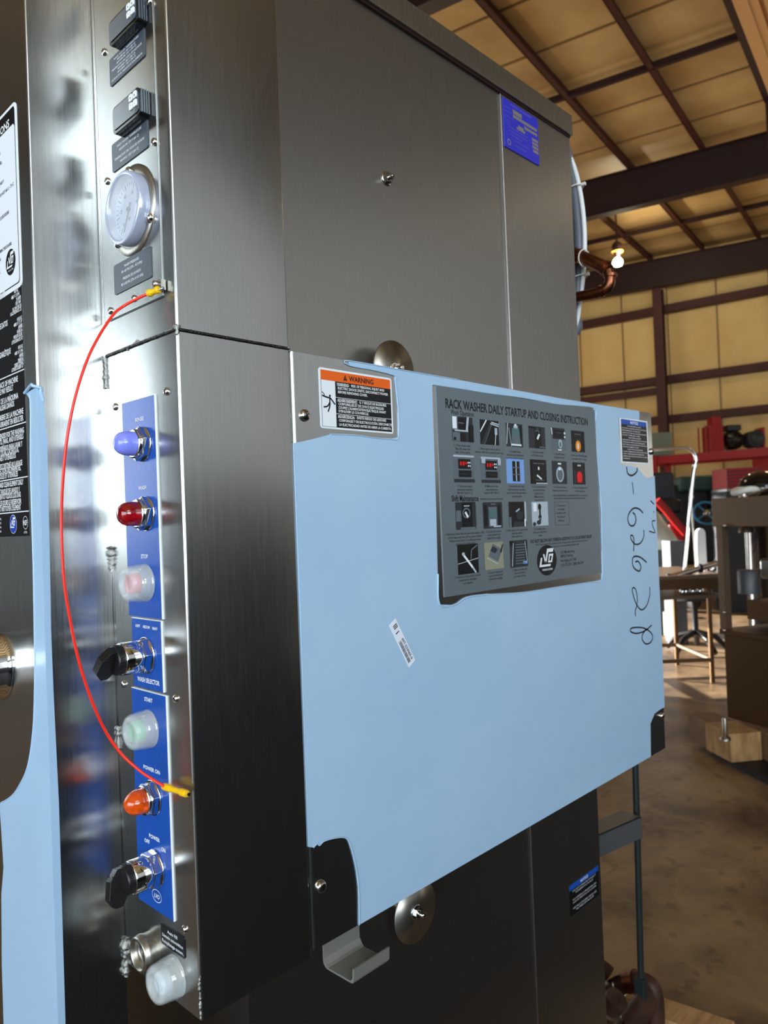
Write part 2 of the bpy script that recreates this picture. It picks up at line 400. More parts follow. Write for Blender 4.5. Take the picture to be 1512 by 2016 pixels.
for z in (6.95, 5.05, 3.98, 2.3):
    mb = MB(); hbox(mb, 20.80, 20.82, QR+.1, 15.9, z-.1, z+.1); hbox(mb, 20.80, 21.04, QR+.1, 15.9, z-.11, z-.09); trim('red_iron', mb)
mb = MB(); hbox(mb, 20.80, 20.82, 5.75, 10.5, 4.66, 4.86); trim('red_iron', mb)
mb = MB(); hbox(mb, 20.50, 20.52, 5.48, 5.72, 0, 7.45); hbox(mb, 20.72, 20.74, 5.48, 5.72, 0, 7.45); hbox(mb, 20.52, 20.72, 5.59, 5.61, 0, 7.45); trim('red_iron', mb)
for q in [3.0+1.24*i for i in range(-8, 10)]:
    mb = MB(); hbox(mb, 21.02, 21.048, q-.012, q+.012, 0, 8.2); trim('seam_tape', mb)
# lower ribbed deck at the right, beyond the third purlin
mb = MB()
hbox(mb, 2, 13.45, 1.76, 1.86, 8.02, 8.2)
trim('dark_iron', mb)
mb = MB(); hbox(mb, 2, 13.3, 1.6, 1.76, 8.0, 8.16)
for i in range(10): hbox(mb, 2, 13.3, .1+.155*i, .1+.155*i+.10, 8.02, 8.12)
hbox(mb, 2, 13.3, .1, 1.62, 8.10, 8.16); trim('rib_board', mb)
mb = MB(); hbox(mb, 13.38, 13.46, 1.76, 1.84, 7.3, 8.1); trim('dark_iron', mb)
mb = MB(); a = H(9.5, 2.13, 0); mb.box(Fr(a, Pd, (0, 0, 1), -Qd), -.03, .03, 7.75, 8.2, -.02, .02); tag(mb.build('ceiling_bracket', 'dark_iron'), 'short dark bracket hanging under the roof near the ribbed deck', 'bracket')

# ------------------------------------------------------------------ rack washer body
def zof(fr, u, v): return fr.at(u, v)[1]
def xof(fr, u, v): return fr.at(u, v)[0]
wb = thing('rack_washer', (1.1, 1.3, 0), 'large brushed stainless rack washer cabinet behind the blue-filmed cover', 'machine')
xs = xof(CC, 994, 480)                                     # joint between the two side sheets
zl = zof(CC, 1000, 192)
capb = (zof(CC, 820, 72)+zof(CC, 1117, 273))/2; capt = (zof(CC, 820, 23)+zof(CC, 1115, 232))/2
MB().box(CC, .6300, XE, .16, capb+.02, -.9, 0).build('side_panel', 'steel_matte', wb)
MB().box(CC, xs, XE, .16, capb-.003, 0, .004).build('corner_panel', 'steel_matte', wb, bevel=.0012)
mb = MB(); mb.box(CC, .6300, XE+.002, capb+.001, capt, 0, .012); mb.box(CC, .6300, XE+.002, capt-.003, capt, -.9, 0)
tag(mb.build('top_trim', 'steel_raw', wb, bevel=.001), 'browner sheet edge along the top')
mb = MB(); mb.box(CC, .6300, XE, capb-.003, capb+.001, 0, .006); mb.build('trim_gap', 'dark_iron', wb)
def disc(px, py, rr, c):
    a, b = CC.at(px, py, c); f = CC.shift(a, b, c)
    mb = MB(); mb.lathe(f, [(0, -.003), (rr, -.003), (rr, 0), (0, 0)], 64); o = mb.build('round_plate', 'steel_raw', wb)
    mb = MB(); mb.lathe(f, [(.0125, 0), (.0125, .0015), (.011, .002)], 32); mb.prism(f, circ(0, 0, .0095, n=6, a0=10, a1=370), .002, .0085)
    mb.lathe(f, [(.005, .0085), (.005, .018), (.003, .020)], 20); mb.build('bolt', 'chrome', o)
    MB().lathe(f, [(.012, -c), (.012, -.003)], 24).build('spacer', 'steel_raw', o)
disc(777, 727, .0502, .035); disc(819, 1795, .052, .035)
a, b = CC.at(761, 352); f = CC.shift(a, b)
mb = MB(); mb.lathe(f, [(.013, 0), (.013, .0015), (.011, .0022)], 28); mb.prism(f, circ(0, 0, .009, n=6, a0=0, a1=360), .002, .009); mb.lathe(f, [(.0045, .009), (.0045, .016), (.003, .018)], 16); mb.build('bolt', 'screw', wb)
# data plate
q = [(987, 190), (1056, 236), (1061, 327), (993, 289)]
A = [CC.at(*p, .004) for p in q]; a0 = (A[0][0]+A[3][0])/2; a1 = (A[1][0]+A[2][0])/2; b1 = (A[0][1]+A[1][1])/2; b0 = (A[2][1]+A[3][1])/2
print('data plate', A)
dp = MB().box(CC, a0, a1, b0, b1, .004, .0065).build('data_plate', 'data_blue', wb, bevel=.0006)
tag(dp, 'blue metal data plate at the top of the joint')
mb = MB(); wd, hg = a1-a0, b1-b0; g = CC.shift(a0, b0, .0067)
for t, x, y, h, w_ in (('RACK WASHER', .5, .92, .035, .6), ('MODEL NO.', .12, .82, .022, .18), ('SERIAL NO.', .12, .74, .022, .18), ('ELECTRICAL RATING', .18, .64, .022, .3), ('VOLTS', .12, .57, .02, .14), ('PHASE', .12, .51, .02, .14), ('HERTZ', .62, .66, .02, .1), ('AMPS', .62, .58, .02, .1), ('MINIMUM WASH TEMPERATURE', .4, .44, .022, .52), ('MINIMUM RINSE TEMPERATURE', .4, .37, .022, .52), ('FLOW PRESSURE', .34, .30, .022, .34), ('WASH TANK CAPACITY', .5, .22, .022, .4), ('ROCK RAPIDS, IOWA', .46, .12, .022, .34)):
    mb.text(g, t, x*wd, y*hg, h*hg, w_*wd, mi=0, c=.0001)
for x0_, x1_, y0_, y1_ in ((.26, .52, .78, .87), (.26, .96, .70, .765), (.58, .96, .60, .66), (.36, .60, .50, .55), (.40, .56, .55, .60), (.80, .98, .46, .52), (.80, .98, .38, .44), (.80, .98, .30, .36), (.82, .98, .22, .28)):
    mb.box(g, x0_*wd, x1_*wd, y0_*hg, y1_*hg, 0, .0001, 1)
mb.prism(g, circ(.12*wd, .13*hg, .05*wd, n=20), None, .0002, 1, [circ(.12*wd, .13*hg, .032*wd, n=20)])
mb.build('lettering', ['data_text', 'data_steel'], dp)
# notice sticker low on the corner panel
q = [(1120, 1744), (1177, 1704), (1181, 1765), (1122, 1800)]
A = [CC.at(*p, .004) for p in q]; a0 = A[0][0]; a1 = A[1][0]; b1 = (A[0][1]+A[1][1])/2; b0 = (A[2][1]+A[3][1])/2
ns = MB().box(CC, a0, a1, b0, b1, .004, .0045).build('notice_sticker', 'black_label', wb); tag(ns, 'black and blue notice sticker low on the corner panel')
g = CC.shift(a0, b0, .0046); wd, hg = a1-a0, b1-b0; mb = MB(); mb.box(g, 0, wd, hg*.82, hg, 0, .0001, 0)
mb.text(g, 'NOTICE', wd/2, hg*.86, hg*.09, wd*.26, c=.0003, mi=2, bold=True)
for i, t in enumerate(('DO NOT OPERATE WITHOUT', 'SCREENS IN PLACE', '', 'NO OPERE LA MAQUINA SIN', 'LOS FILTROS EN SU LUGAR', '', 'NE PAS UTILISER SANS LES', 'FILTRES EN PLACE')):
    if t: mb.text(g, t, wd/2, hg*(.73-i*.093), hg*.058, wd*(.8 if len(t) > 18 else .6), c=.0003, mi=1)
mb.build('lettering', ['blue_label', 'label_text', 'ink_white'], ns)

# hook bracket under the cover
cz0 = (zof(CV, 617, 1869)+zof(CV, 1281, 1491))/2
hk = []
g0 = Fr((0, YC-.0, 0), (0, -1, 0), (0, 0, 1), (1, 0, 0))
xh = .690
zb_ = 0.9825
def onxz(u, v, x):
    d = fw + rt*((u-756)/FPX) - up*((v-1008)/FPX); p = CAM+d*(x/d.x); return p
p1, p2, p3, p4 = [onxz(*q_, xh) for q_ in ((632, 1850), (636, 1898), (697, 1945), (702, 1912))]
print('hook', p1, p2, p3, p4)
hf = Fr((xh, 0, 0), (0, 1, 0), (0, 0, 1), (1, 0, 0))
yb, yf, z0_, zl_ = p2.y, p3.y, (p2.z+p3.z)/2, p4.z
def jprof(th):
    out = [(yb, cz0-.001), (yb, z0_+.012)]+[(yb-.010+.010*math.cos(R(t)), z0_+.010-.010*math.sin(R(t))) for t in (20, 45, 70, 90)]
    out += [(yf+.006, z0_), (yf+.002, z0_+.001), (yf, z0_+.005), (yf-.001, zl_)]
    ins = [(yf-.001+th, zl_), (yf+th, z0_+.007), (yf+.007, z0_+th), (yb-.011, z0_+th), (yb-th-.005, z0_+.006), (yb-th, z0_+.013), (yb-th, cz0-.001)]
    return out+ins
mb = MB(); mb.prism(hf, jprof(.0028), 0, .070); tag(mb.build('hook_bracket', 'steel_bracket'), 'bent stainless hook bracket sticking out below the blue-filmed cover', 'bracket')

# ------------------------------------------------------------------ electrical cover
cvx0 = .6330
cvx1 = (xof(CV, 1285, 820)+xof(CV, 1307, 1400))/2
cz1 = (zof(CV, 575, 691)+zof(CV, 1283, 814))/2; cz0 = (zof(CV, 617, 1869)+zof(CV, 1281, 1491))/2
print('cover', xof(CV, 572, 700), xof(CV, 615, 1860), xof(CV, 1285, 820), xof(CV, 1308, 1470), zof(CV, 575, 691), zof(CV, 1283, 814), zof(CV, 617, 1869), zof(CV, 1281, 1491))
cv = thing('electrical_cover', ((cvx0+cvx1)/2, YV+.07, cz0), 'wide stainless electrical cover still wrapped in pale blue protective film', 'cover panel')
prof = [(YC-.001, cvx0)]
mb = MB()                                                     # folded pan: rounded vertical bends
pr = [(cvx0, YC-.001)]+[(cvx0+.006-.006*math.cos(R(t)), YV+.006-.006*math.sin(R(t))) for t in range(0, 91, 15)]
pr += [(cvx1-.006+.006*math.sin(R(t)), YV+.006-.006*math.cos(R(t))) for t in range(0, 91, 15)]+[(cvx1, YC-.001)]
mb.prism(WF, pr[::-1] if False else pr, cz0, cz1, sm=False)
o = mb.build('cover_sheet', 'steel', cv)
for p in o.data.polygons:
    if abs(p.normal.z) < .5: p.use_smooth = True
mdd = o.data; mdd.set_sharp_from_angle(angle=R(35))
px = lambda L, fr=CV, c=0: [fr.at(u, v, c) for u, v in L]
def clampc(L): return [(min(max(a, cvx0+.0005), cvx1-.0005), min(max(b, cz0), cz1)) for a, b in L]
outer = clampc(px([(577, 872), (584, 1000), (592, 1200), (600, 1450), (606, 1669), (616, 1668), (624, 1660), (628, 1664), (636, 1656), (655, 1650), (674, 1648), (684, 1653), (692, 1675), (700, 1710), (705, 1750), (706, 1821),
    (1000, 1657), (1281, 1492), (1280, 1425), (1288, 1405), (1300, 1396), (1310, 1391), (1302, 1250), (1296, 1100), (1289, 937), (1280, 941), (1270, 940), (1262, 930), (1256, 922), (1240, 917), (1221, 915), (1217, 822), (1258, 827), (1258, 808),
    (1100, 784), (900, 747), (800, 730), (686, 710), (688, 720), (735, 729), (776, 740), (777, 752), (782, 800), (783, 861), (765, 864), (735, 862), (700, 857), (650, 855), (625, 862), (600, 868)]))
hole = px([(850, 757), (905, 765), (960, 774), (1000, 779), (1040, 785), (1100, 796), (1168, 803), (1171, 830), (1175, 900), (1180, 960), (1183, 1010), (1184, 1080), (1184, 1141), (1160, 1146), (1100, 1155), (1030, 1166), (960, 1170), (918, 1176), (893, 1191), (864, 1190), (861, 1130), (858, 1000), (854, 880)])
mb = MB(); mb.prism(CV, outer, -.0002, .0008, 0, [hole])
# strip folded over the left bend
zt_, zb2 = outer[0][1], zof(CV, 606, 1669)
mb.add([(cvx0-.0012, YV+.006, zt_), (cvx0-.0012, YV+.006, zb2), (cvx0-.0005, YV+.0015, zb2), (cvx0-.0005, YV+.0015, zt_), (cvx0+.002, YV-.0008, zb2), (cvx0+.002, YV-.0008, zt_)], [(0, 1, 2, 3), (3, 2, 4, 5)])
fl = mb.build('protective_film', 'film', cv); tag(fl, 'pale blue protective film with torn openings')
# raised curled film edges
mb = MB()
for L, r_ in ((hole[:8], .0012), (hole[8:17], .0009), (hole[16:21], .0016), ([outer[i] for i in range(5, 16)], .0010), ([outer[i] for i in range(35, 48)], .0009)):
    MB().tube(smooth([CV.pt(a, b, .0012) for a, b in L], 4), r_, 6).build('film_edge', 'film', fl)
# warning label
def labelrect(fr, q, c=.0):
    A = [fr.at(*p, c) for p in q]
    return (A[0][0]+A[3][0])/2, (A[1][0]+A[2][0])/2, (A[2][1]+A[3][1])/2, (A[0][1]+A[1][1])/2
a0, a1, b0, b1 = labelrect(CV, [(625, 722), (770, 745), (774, 856), (632, 841)]); wd, hg = a1-a0, b1-b0; print('warn', wd, hg)
wl = MB().prism(CV, rrect(a0, a1, b0, b1, .004), 0, .0006).build('warning_label', 'white', cv); tag(wl, 'white bordered orange and black warning label')
g = CV.shift(a0, b0, .0006); mb = MB()
# mats: 0 orange 1 black 2 white text 3 ink
e = .022
mb.box(g, e*wd, (1-e)*wd, hg*.80, hg*.965, 0, .0001, 0); mb.box(g, .205*wd, (1-e)*wd, hg*.03, hg*.80, 0, .0001, 1)
mb.box(g, e*wd, .205*wd, hg*.03, hg*.036, 0, .0001, 1); mb.box(g, e*wd, e*wd+.0006, hg*.03, hg*.8, 0, .0001, 1)
mb.box(g, .205*wd, (1-e)*wd, hg*.530, hg*.537, .0001, .0002, 2); mb.box(g, .205*wd, (1-e)*wd, hg*.258, hg*.265, .0001, .0002, 2)
mb.text(g, 'WARNING', .56*wd, hg*.838, hg*.085, wd*.34, c=.0003, mi=3, bold=True)
mb.prism(g, [(.315*wd, hg*.835), (.365*wd, hg*.835), (.34*wd, hg*.935)], None, .0003, 3); mb.text(g, '!', .34*wd, hg*.845, hg*.05, c=.0004, mi=0, bold=True)
rows = [('WARNING:   RISK OF PERSONAL INJURY AND', .74, .66), ('ELECTRIC SHOCK EXISTS. DISCONNECT POWER', .675, .70), ('BEFORE REMOVING COVER.', .61, .40),
        ('ADVERTISSEMENT:   IL Y RISQUE DE BLESSURES', .475, .68), ('CORPORELLES ET DE CHOCS ELECTRIQUES', .41, .63), ("COUPEZ L'ALIMENTATION ELECTRIQUE AVANT", .35, .66), ("D'ENLEVER LE COUVERCLE.", .29, .41),
        ('ADVERTENCIA:   EXISTE RIESGO DE LESIONES', .205, .67), ('CORPORALES Y DE ELECTROCUCIÓN. DESCONECTE', .135, .74), ('LA ELECTRICADAD ANTES DE ABRIR LA CUBIERTA.', .065, .73)]
for i, (t, y, w_) in enumerate(rows):
    mb.text(g, t, .225*wd + (.012*wd if i in (1, 2, 4, 5, 6, 8, 9) else 0), hg*y, hg*.042, wd*w_, al='l', c=.0003, mi=2, bold=True)
for y, w_ in ((.733, .15), (.468, .26), (.198, .22)): mb.box(g, .225*wd, (.225+w_)*wd, hg*y, hg*(y+.006), .0001, .0003, 2)
# falling figure with a bolt
mb.prism(g, circ(.130*wd, .545*hg, .012*wd, n=14), None, .0003, 3)
for L in ([(.13, .52), (.125, .42)], [(.13, .51), (.085, .52), (.03, .54)], [(.135, .51), (.165, .46), (.195, .41)], [(.125, .43), (.095, .37), (.045, .35)], [(.13, .43), (.12, .35), (.10, .28)]):
    ribbon(mb, g, [(x*wd, y*hg) for x, y in L], .0022, .0003, 3)
ribbon(mb, g, [(.03*wd, .60*hg), (.06*wd, .56*hg), (.05*wd, .54*hg)], .0012, .0003, 3)
mb.build('lettering', ['orange_label', 'black_label', 'ink_white', 'ink'], wl)
# notice label, right end
a0, a1, b0, b1 = labelrect(CV, [(1220, 821), (1273, 830), (1278, 914), (1223, 911)]); wd, hg = a1-a0, b1-b0; print('notice', wd, hg)
nl = MB().box(CV, a0, a1, b0, b1, 0, .0006).build('notice_label', 'white', cv); tag(nl, 'white bordered blue and black notice label')
g = CV.shift(a0, b0, .0006); mb = MB(); mb.box(g, .035*wd, .965*wd, hg*.86, hg*.97, 0, .0001, 0); mb.box(g, .035*wd, .965*wd, hg*.03, hg*.86, 0, .0001, 1)
mb.text(g, 'NOTICE', wd/2, hg*.885, hg*.06, wd*.28, c=.0003, mi=2, bold=True)
yy = .815
for i, t in enumerate(('*TO AVOID SERIOUS INJURY', 'DISCONNECT ALL ELECTRICAL POWER AND WATER LINES', 'BEFORE SERVICING THIS MACHINE.', 'CHECK ALL FITTINGS FOR LEAKS BEFORE STARTUP', 'USE ONLY COPPER SUPPLY WIRES.', '*PARA EVITAR LESIONES', 'DESCONECTE LA ENERGIA ELECTRICA Y EL AGUA', 'ANTES DE DAR SERVICIO A ESTA MAQUINA.', 'REVISE TODAS LAS CONEXIONES ANTES DE ARRANCAR', 'USE SOLO ALAMBRE DE COBRE.', '*POUR EVITER LES BLESSURES', "COUPER L'ALIMENTATION ELECTRIQUE ET L'EAU", "AVANT L'ENTRETIEN DE CETTE MACHINE.", 'VERIFIER TOUS LES RACCORDS AVANT LA MISE', 'EN MARCHE.')):
    c_ = t[0] == '*'; t = t.strip('*')
    mb.text(g, t, wd/2 if c_ else .06*wd, hg*yy, hg*.026, wd*min(.88, .021*len(t)+.03), al='c' if c_ else 'l', c=.0003, mi=2); yy -= .052
mb.build('lettering', ['blue_label', 'black_label', 'ink_white'], nl)

# instruction placard
a0, a1, b0, b1 = labelrect(CV, [(858, 761), (1171, 805), (1182, 1130), (872, 1173)]); wd, hg = a1-a0, b1-b0; print('placard', wd, hg, [CV.at(*p) for p in ((858, 761), (1171, 805), (1182, 1130), (872, 1173))])
pl = MB().box(CV, a0, a1, b0, b1, 0, .0014).build('instruction_placard', 'placard', cv, bevel=.0004); tag(pl, 'grey metal picture placard of washer start-up steps')
PC = .0016
mb = MB()
def T(t, u, v, h, w_=None, al='c', bold=False, mi=0, fr=CV, c=PC, m=mb):
    """caption centred on the spot it has in the photo; sizes in metres"""
    a, b = fr.at(u, v, c); m.text(fr, t, a, b-h/2, h, w_, al=al, c=c, mi=mi, bold=bold)
def span(fr, u0, v0, u1, v1, c=0): return math.hypot(fr.at(u1, v1, c)[0]-fr.at(u0, v0, c)[0], fr.at(u1, v1, c)[1]-fr.at(u0, v0, c)[1])
def T2(t, u0, v0, u1, v1, h, bold=True, mi=0):
    a0_, b0_ = CV.at(u0, v0, PC); a1_, b1_ = CV.at(u1, v1, PC)
    mb.text(CV, t, (a0_+a1_)/2, (b0_+b1_)/2-h/2, h, abs(a1_-a0_), c=PC, mi=mi, bold=bold)
T2('RACK WASHER DAILY STARTUP AND CLOSING INSTRUCTION', 877, 794, 1157, 830, .0150)
T2('Wash Operation', 887, 810, 933, 816, .0085, False)
T2('Shift Maintenance', 889, 981, 942, 981, .0100)
T('(minimum of every 8 hours)', 968, 982, .0035, span(CV, 946, 982, 990, 982))
caps = {(911, 877): ['1. Close drain valve.', 'Skip this step with', 'auto. Drain option.'], (964, 884): ['2. Place spray rack screen in', 'position with lever corner of wash tank.'], (1014, 889): ['3. Install clean', 'scrap & screen basket and', 'pan. Pans option in washer.'],
        (1058, 890): ['4. Turn power switch', 'to ON and the door.'], (1101, 894): ['5. Tank fill button', 'to fill wash tank.'], (1140, 897): ['6. Wait until tank fills & light', 'turns amber and it is steady.'],
        (915, 957): ['7. Tank must reach', 'temperature machine', '150-160 F (66-71 C).'], (968, 957): ['8. Make sure rinse', 'tank temperature', 'reaches 180 F (82 C).'], (1017, 957): ['9. Load racks into wash', 'tank and ensure soil faces', 'jets. Press on selector before', 'starting wash.'], (1061, 958): ['10. Turn wash selector', 'to desired setting.', 'Light (2 min.)', 'Medium (4 min.)', 'Heavy (6 min.)'], (1103, 959): ['11. Push start button.', 'Selected cycle will run on.'], (1142, 960): ['12. Wait until light goes out', 'before unloading.'],
        (916, 1050): ['1. With Auto Drain: Push the auto drain button. Wait', 'until it stops and turn off the power switch.', 'Without Auto Drain: Turn off power switch', 'and open the drain valve.'], (972, 1046): ['2. Scrap tank screen', 'to be removed and', 'cleaned thoroughly.'], (1018, 1043): ['3. Drain empty, then inspect tank', 'clean out debris', 'Rinse with hose.'], (1063, 1041): ['4. Carefully clean', 'drain area with brush', 'only.'],
        (921, 1134): ['5. Wash arm, rinse nozzles must be', 'inspected for blockage', 'and cleaned.'], (976, 1126): ['6. Scrap tray screen', 'must be removed and', 'cleaned thoroughly.'], (1023, 1121): ['7. Replace screens and', 'tray cover back', 'into their places.']}
for (u, v), L in caps.items():
    for i, t in enumerate(L): T(t, u+i*.35, v+i*(6.6 if v < 1000 or u < 950 else 6.3), .0038, len(t)*.0020+.003)
T2('Training should always be completed on how to use machine', 1088, 975, 1157, 975, .0038, False); T2('See manual for operating and maintenance instructions.', 1090, 980, 1153, 981, .0038, False)
T2('DO NOT BELOW ANY FOREIGN ADDITIVE TO COLOR PRINT RELIEF', 1045, 1066, 1165, 1056, .0062)
T2('NOTE: Read manual before operating. All the cleaning models comply with maintenance data of', 1055, 1072, 1157, 1064, .0036, False); T2('machine and operator. Use clean washing with clean tank', 1075, 1077, 1140, 1071, .0036, False)
for i, (t, u, v, w_) in enumerate((('LVO Manufacturing', 1104, 1087, .052), ('808 N. 2 Ave East', 1104, 1095, .046), ('Rock Rapids, IA 51246', 1104, 1104, .058), ('(712) 472-3734 - (800) 346-5749', 1104, 1113, .088))): T(t, u, v, .0058, w_, al='l')
cx, cy = CV.at(1077, 1103, PC); logo(mb, CV, cx, cy, .0345, .0290, 0, 1, PC)
x0_, y1_ = CV.at(1090, 988); x1_, y0_ = CV.at(1120, 1033)
for q_ in ((x0_, x1_, y0_, y0_+.0006), (x0_, x1_, y1_-.0006, y1_), (x0_, x0_+.0006, y0_, y1_), (x1_-.0006, x1_, y0_, y1_)): mb.box(CV, q_[0], q_[1], q_[2], q_[3], .0014, PC, 0)
for i, t in enumerate(('5. Clean interior', 'and outside', 'of machine with a', 'mild soap and', 'damp rag.')): T(t, 1105, 995+i*7.3, .0038, len(t)*.0021+.002)
mb.build('lettering', ['ink', 'ink_white'], pl)
PM = ['ph_black', 'ph_dark', 'ph_mid', 'ph_light', 'ph_white', 'ph_blue', 'ph_red', 'ph_amber', 'ph_tan', 'ph_teal']
K, D, M, L_, W_, B_, RD, AM, TN, TL = range(10)
def bx(x0, y0, x1, y1): return [(x0, y0), (x1, y0), (x1, y1), (x0, y1)]
def ln(x0, y0, x1, y1, w_): 
    dx, dy = x1-x0, y1-y0; l = math.hypot(dx, dy); nx, ny = -dy/l*w_/2, dx/l*w_/2
    return [(x0+nx, y0+ny), (x0-nx, y0-ny), (x1-nx, y1-ny), (x1+nx, y1+ny)]
disp = lambda txt: [(M, bx(0, 0, 1, 1)), (L_, bx(0, .93, 1, 1)), (D, bx(0, 0, 1, .12)), (K, bx(.22, .5, .82, .86)), (RD, bx(.30, .62, .38, .76)), (RD, bx(.42, .62, .52, .76)), (RD, bx(.56, .66, .62, .76)), (W_, bx(.66, .7, .71, .76)), (W_, bx(.74, .7, .79, .76)), (W_, bx(.66, .58, .71, .64)), (W_, bx(.74, .58, .79, .64)), (K, bx(.22, .2, .82, .44)), (D, bx(.27, .3, .77, .33))]
photos = [
 ((889, 818, 932, 871), D, [(M, bx(0, .45, .3, 1)), (W_, bx(.02, .5, .22, .98)), (K, bx(.27, .5, .62, .95)), (D, bx(.66, .5, .72, 1)), (M, bx(.3, .72, .55, .76)), (L_, bx(.1, .4, .75, .46)), (M, bx(0, 0, .35, .36)), (K, bx(.35, 0, .62, .34)), (L_, [(.62, .45), (.7, 1), (.8, 1), (.72, .4)]), (K, bx(.04, .04, .15, .16)), (K, bx(.8, 0, 1, .7))]),
 ((944, 825, 983, 877), K, [(W_, ln(0, .5, .35, 1, .07)), (D, ln(.1, 0, .62, .98, .14)), (M, ln(.2, 0, .68, .95, .03)), (L_, ln(.55, .86, 1, .78, .06)), (W_, ln(.6, .92, 1, .86, .03)), (L_, bx(.76, .42, .9, .7)), (W_, ln(.76, 0, .82, .5, .03))]),
 ((995, 832, 1030, 881), D, [(L_, ln(.03, .1, .12, 1, .05)), (L_, ln(.3, 0, .18, .8, .03)), (TL, [(.3, .1), (.36, .8), (.78, .8), (.86, .1)]), (M, [(.38, .12), (.42, .5), (.72, .5), (.78, .12)]), (L_, bx(.45, .8, .7, .92)), (W_, bx(.5, .9, .62, .98)), (W_, bx(.28, .05, .88, .12)), (K, bx(.86, .15, .93, .95))]),
 ((1040, 838, 1074, 884), K, [(D, bx(0, 0, .35, .9)), (D, bx(.75, 0, 1, 1)), (M, ln(.4, .75, .5, .85, .05)), (M, ln(.5, .85, .65, .75, .05)), (W_, ln(.5, .42, .64, .66, .1)), (M, bx(.45, .9, .62, .93)), (M, bx(.6, .04, .95, .09))]),
 ((1084, 841, 1115, 888), M, [(D, bx(.1, .5, .92, 1)), (W_, ln(.03, .98, .08, .7, .05)), (K, bx(.15, .55, .85, .92)), (M, bx(.35, .78, .65, .8)), (W_, bx(.86, .74, .95, .84)), (W_, bx(.86, .58, .95, .66)), (L_, circ(.58, .3, .13, .2, 16)), (TL, circ(.58, .27, .07, .12, 14)), (W_, bx(.4, 0, .65, .05))]),
 ((1124, 847, 1152, 891), K, [(M, bx(.25, .82, .7, .86)), (D, circ(.5, .5, .2, .12, 14)), (AM, circ(.48, .28, .2, .26, 16)), (W_, circ(.47, .28, .05, .16, 12)), (D, bx(.88, .1, .92, .95))]),
 ((892, 895, 935, 950), M, disp('')[1:]), ((946, 899, 986, 951), M, disp('')[1:]+[(L_, bx(0, .75, .2, .95)), (L_, bx(.84, .7, 1, .95))]),
 ((996, 902, 1033, 952), B_, [(D, bx(.33, .08, .75, .9)), (K, bx(.36, .67, .68, .88)), (K, bx(.36, .38, .68, .62)), (K, bx(.36, .12, .68, .34)), (L_, bx(.5, .1, .56, .9)), (M, bx(.34, .62, .75, .66)), (M, bx(.34, .34, .75, .38))]),
 ((1043, 904, 1077, 953), K, [(M, bx(.2, .82, .42, .86)), (M, bx(.46, .82, .66, .86)), (M, bx(.7, .82, .86, .86)), (W_, bx(.46, .58, .55, .7)), (W_, ln(.38, .36, .66, .2, .07)), (M, bx(.3, .14, .8, .17)), (D, bx(.12, .1, .15, .85)), (L_, bx(.3, .0, 1, .05))]),
 ((1086, 907, 1117, 953), D, [(W_, bx(.4, .85, .62, .92)), (L_, circ(.52, .42, .26, .34, 20)), (M, circ(.52, .40, .19, .25, 18)), (W_, circ(.5, .66, .08, .07, 12))]),
 ((1127, 910, 1153, 954), K, [(L_, bx(.38, .83, .66, .9)), (RD, circ(.52, .34, .22, .26, 18)), (RD, bx(.32, .1, .7, .5)), (D, bx(.05, 0, .2, .6))]),
 ((896, 989, 938, 1041), K, [(D, bx(0, 0, .3, 1)), (M, bx(.02, .3, .26, .7)), (D, bx(.8, .1, 1, .95)), (L_, bx(.4, .84, .68, .88)), (M, circ(.52, .6, .2, .2, 16)), (K, circ(.52, .6, .14, .14, 16)), (W_, ln(.46, .64, .58, .44, .09)), (M, bx(.2, 0, .95, .08))]),
 ((950, 989, 990, 1039), D, [(M, bx(.28, .06, .72, .82)), (L_, bx(.34, .1, .66, .35)), (M, bx(.4, .9, .66, .95)), (K, bx(.06, .1, .2, .9)), (K, bx(.8, .1, .9, .9)), (L_, bx(.5, .04, .9, .1)), (TL, bx(.3, .4, .7, .7))]),
 ((1001, 988, 1037, 1036), K, [(L_, ln(.4, .6, .62, .72, .06)), (L_, bx(.9, .2, 1, 1)), (D, circ(.6, .45, .2, .18, 14)), (M, bx(0, 0, .12, .4)), (D, bx(.2, 0, .9, .2)), (W_, bx(.86, 0, .94, .3))]),
 ((1046, 988, 1080, 1034), L_, [(W_, bx(.1, .6, .3, .95)), (K, circ(.48, .78, .1, .14, 14)), (K, bx(.44, .2, .54, .8)), (K, circ(.48, .36, .1, .1, 12)), (D, circ(.4, .14, .13, .1, 12)), (TL, bx(.42, .28, .56, .34)), (D, circ(.12, .08, .1, .08, 10))]),
 ((900, 1073, 943, 1127), K, [(L_, ln(.0, .36, 1, .5, .025)), (W_, ln(.25, .68, .7, .2, .08)), (L_, circ(.27, .68, .07, .06, 12)), (L_, ln(.7, .2, .85, 0, .08)), (M, ln(.62, .5, .66, .8, .05)), (M, ln(.66, .8, .95, .95, .05))]),
 ((953, 1069, 992, 1118), TN, [(M, [(.2, .5), (.45, .95), (.95, .7), (.7, .25)]), (L_, ln(.1, .45, .8, .12, .03)), (D, [(.3, .7), (.45, .86), (.7, .72), (.55, .58)]), (TN, bx(0, 0, 1, .18)), (K, ln(.85, .6, 1, .9, .08))]),
 ((1003, 1065, 1040, 1114), D, [(K, bx(0, .8, .2, 1)), (L_, ln(.1, .05, .2, .9, .04)), (L_, ln(.95, .2, .85, .95, .03)), (B_, bx(.7, .1, .95, .2))]+[(M, bx(.28, .12+.1*i, .82, .16+.1*i)) for i in range(8)]),
]
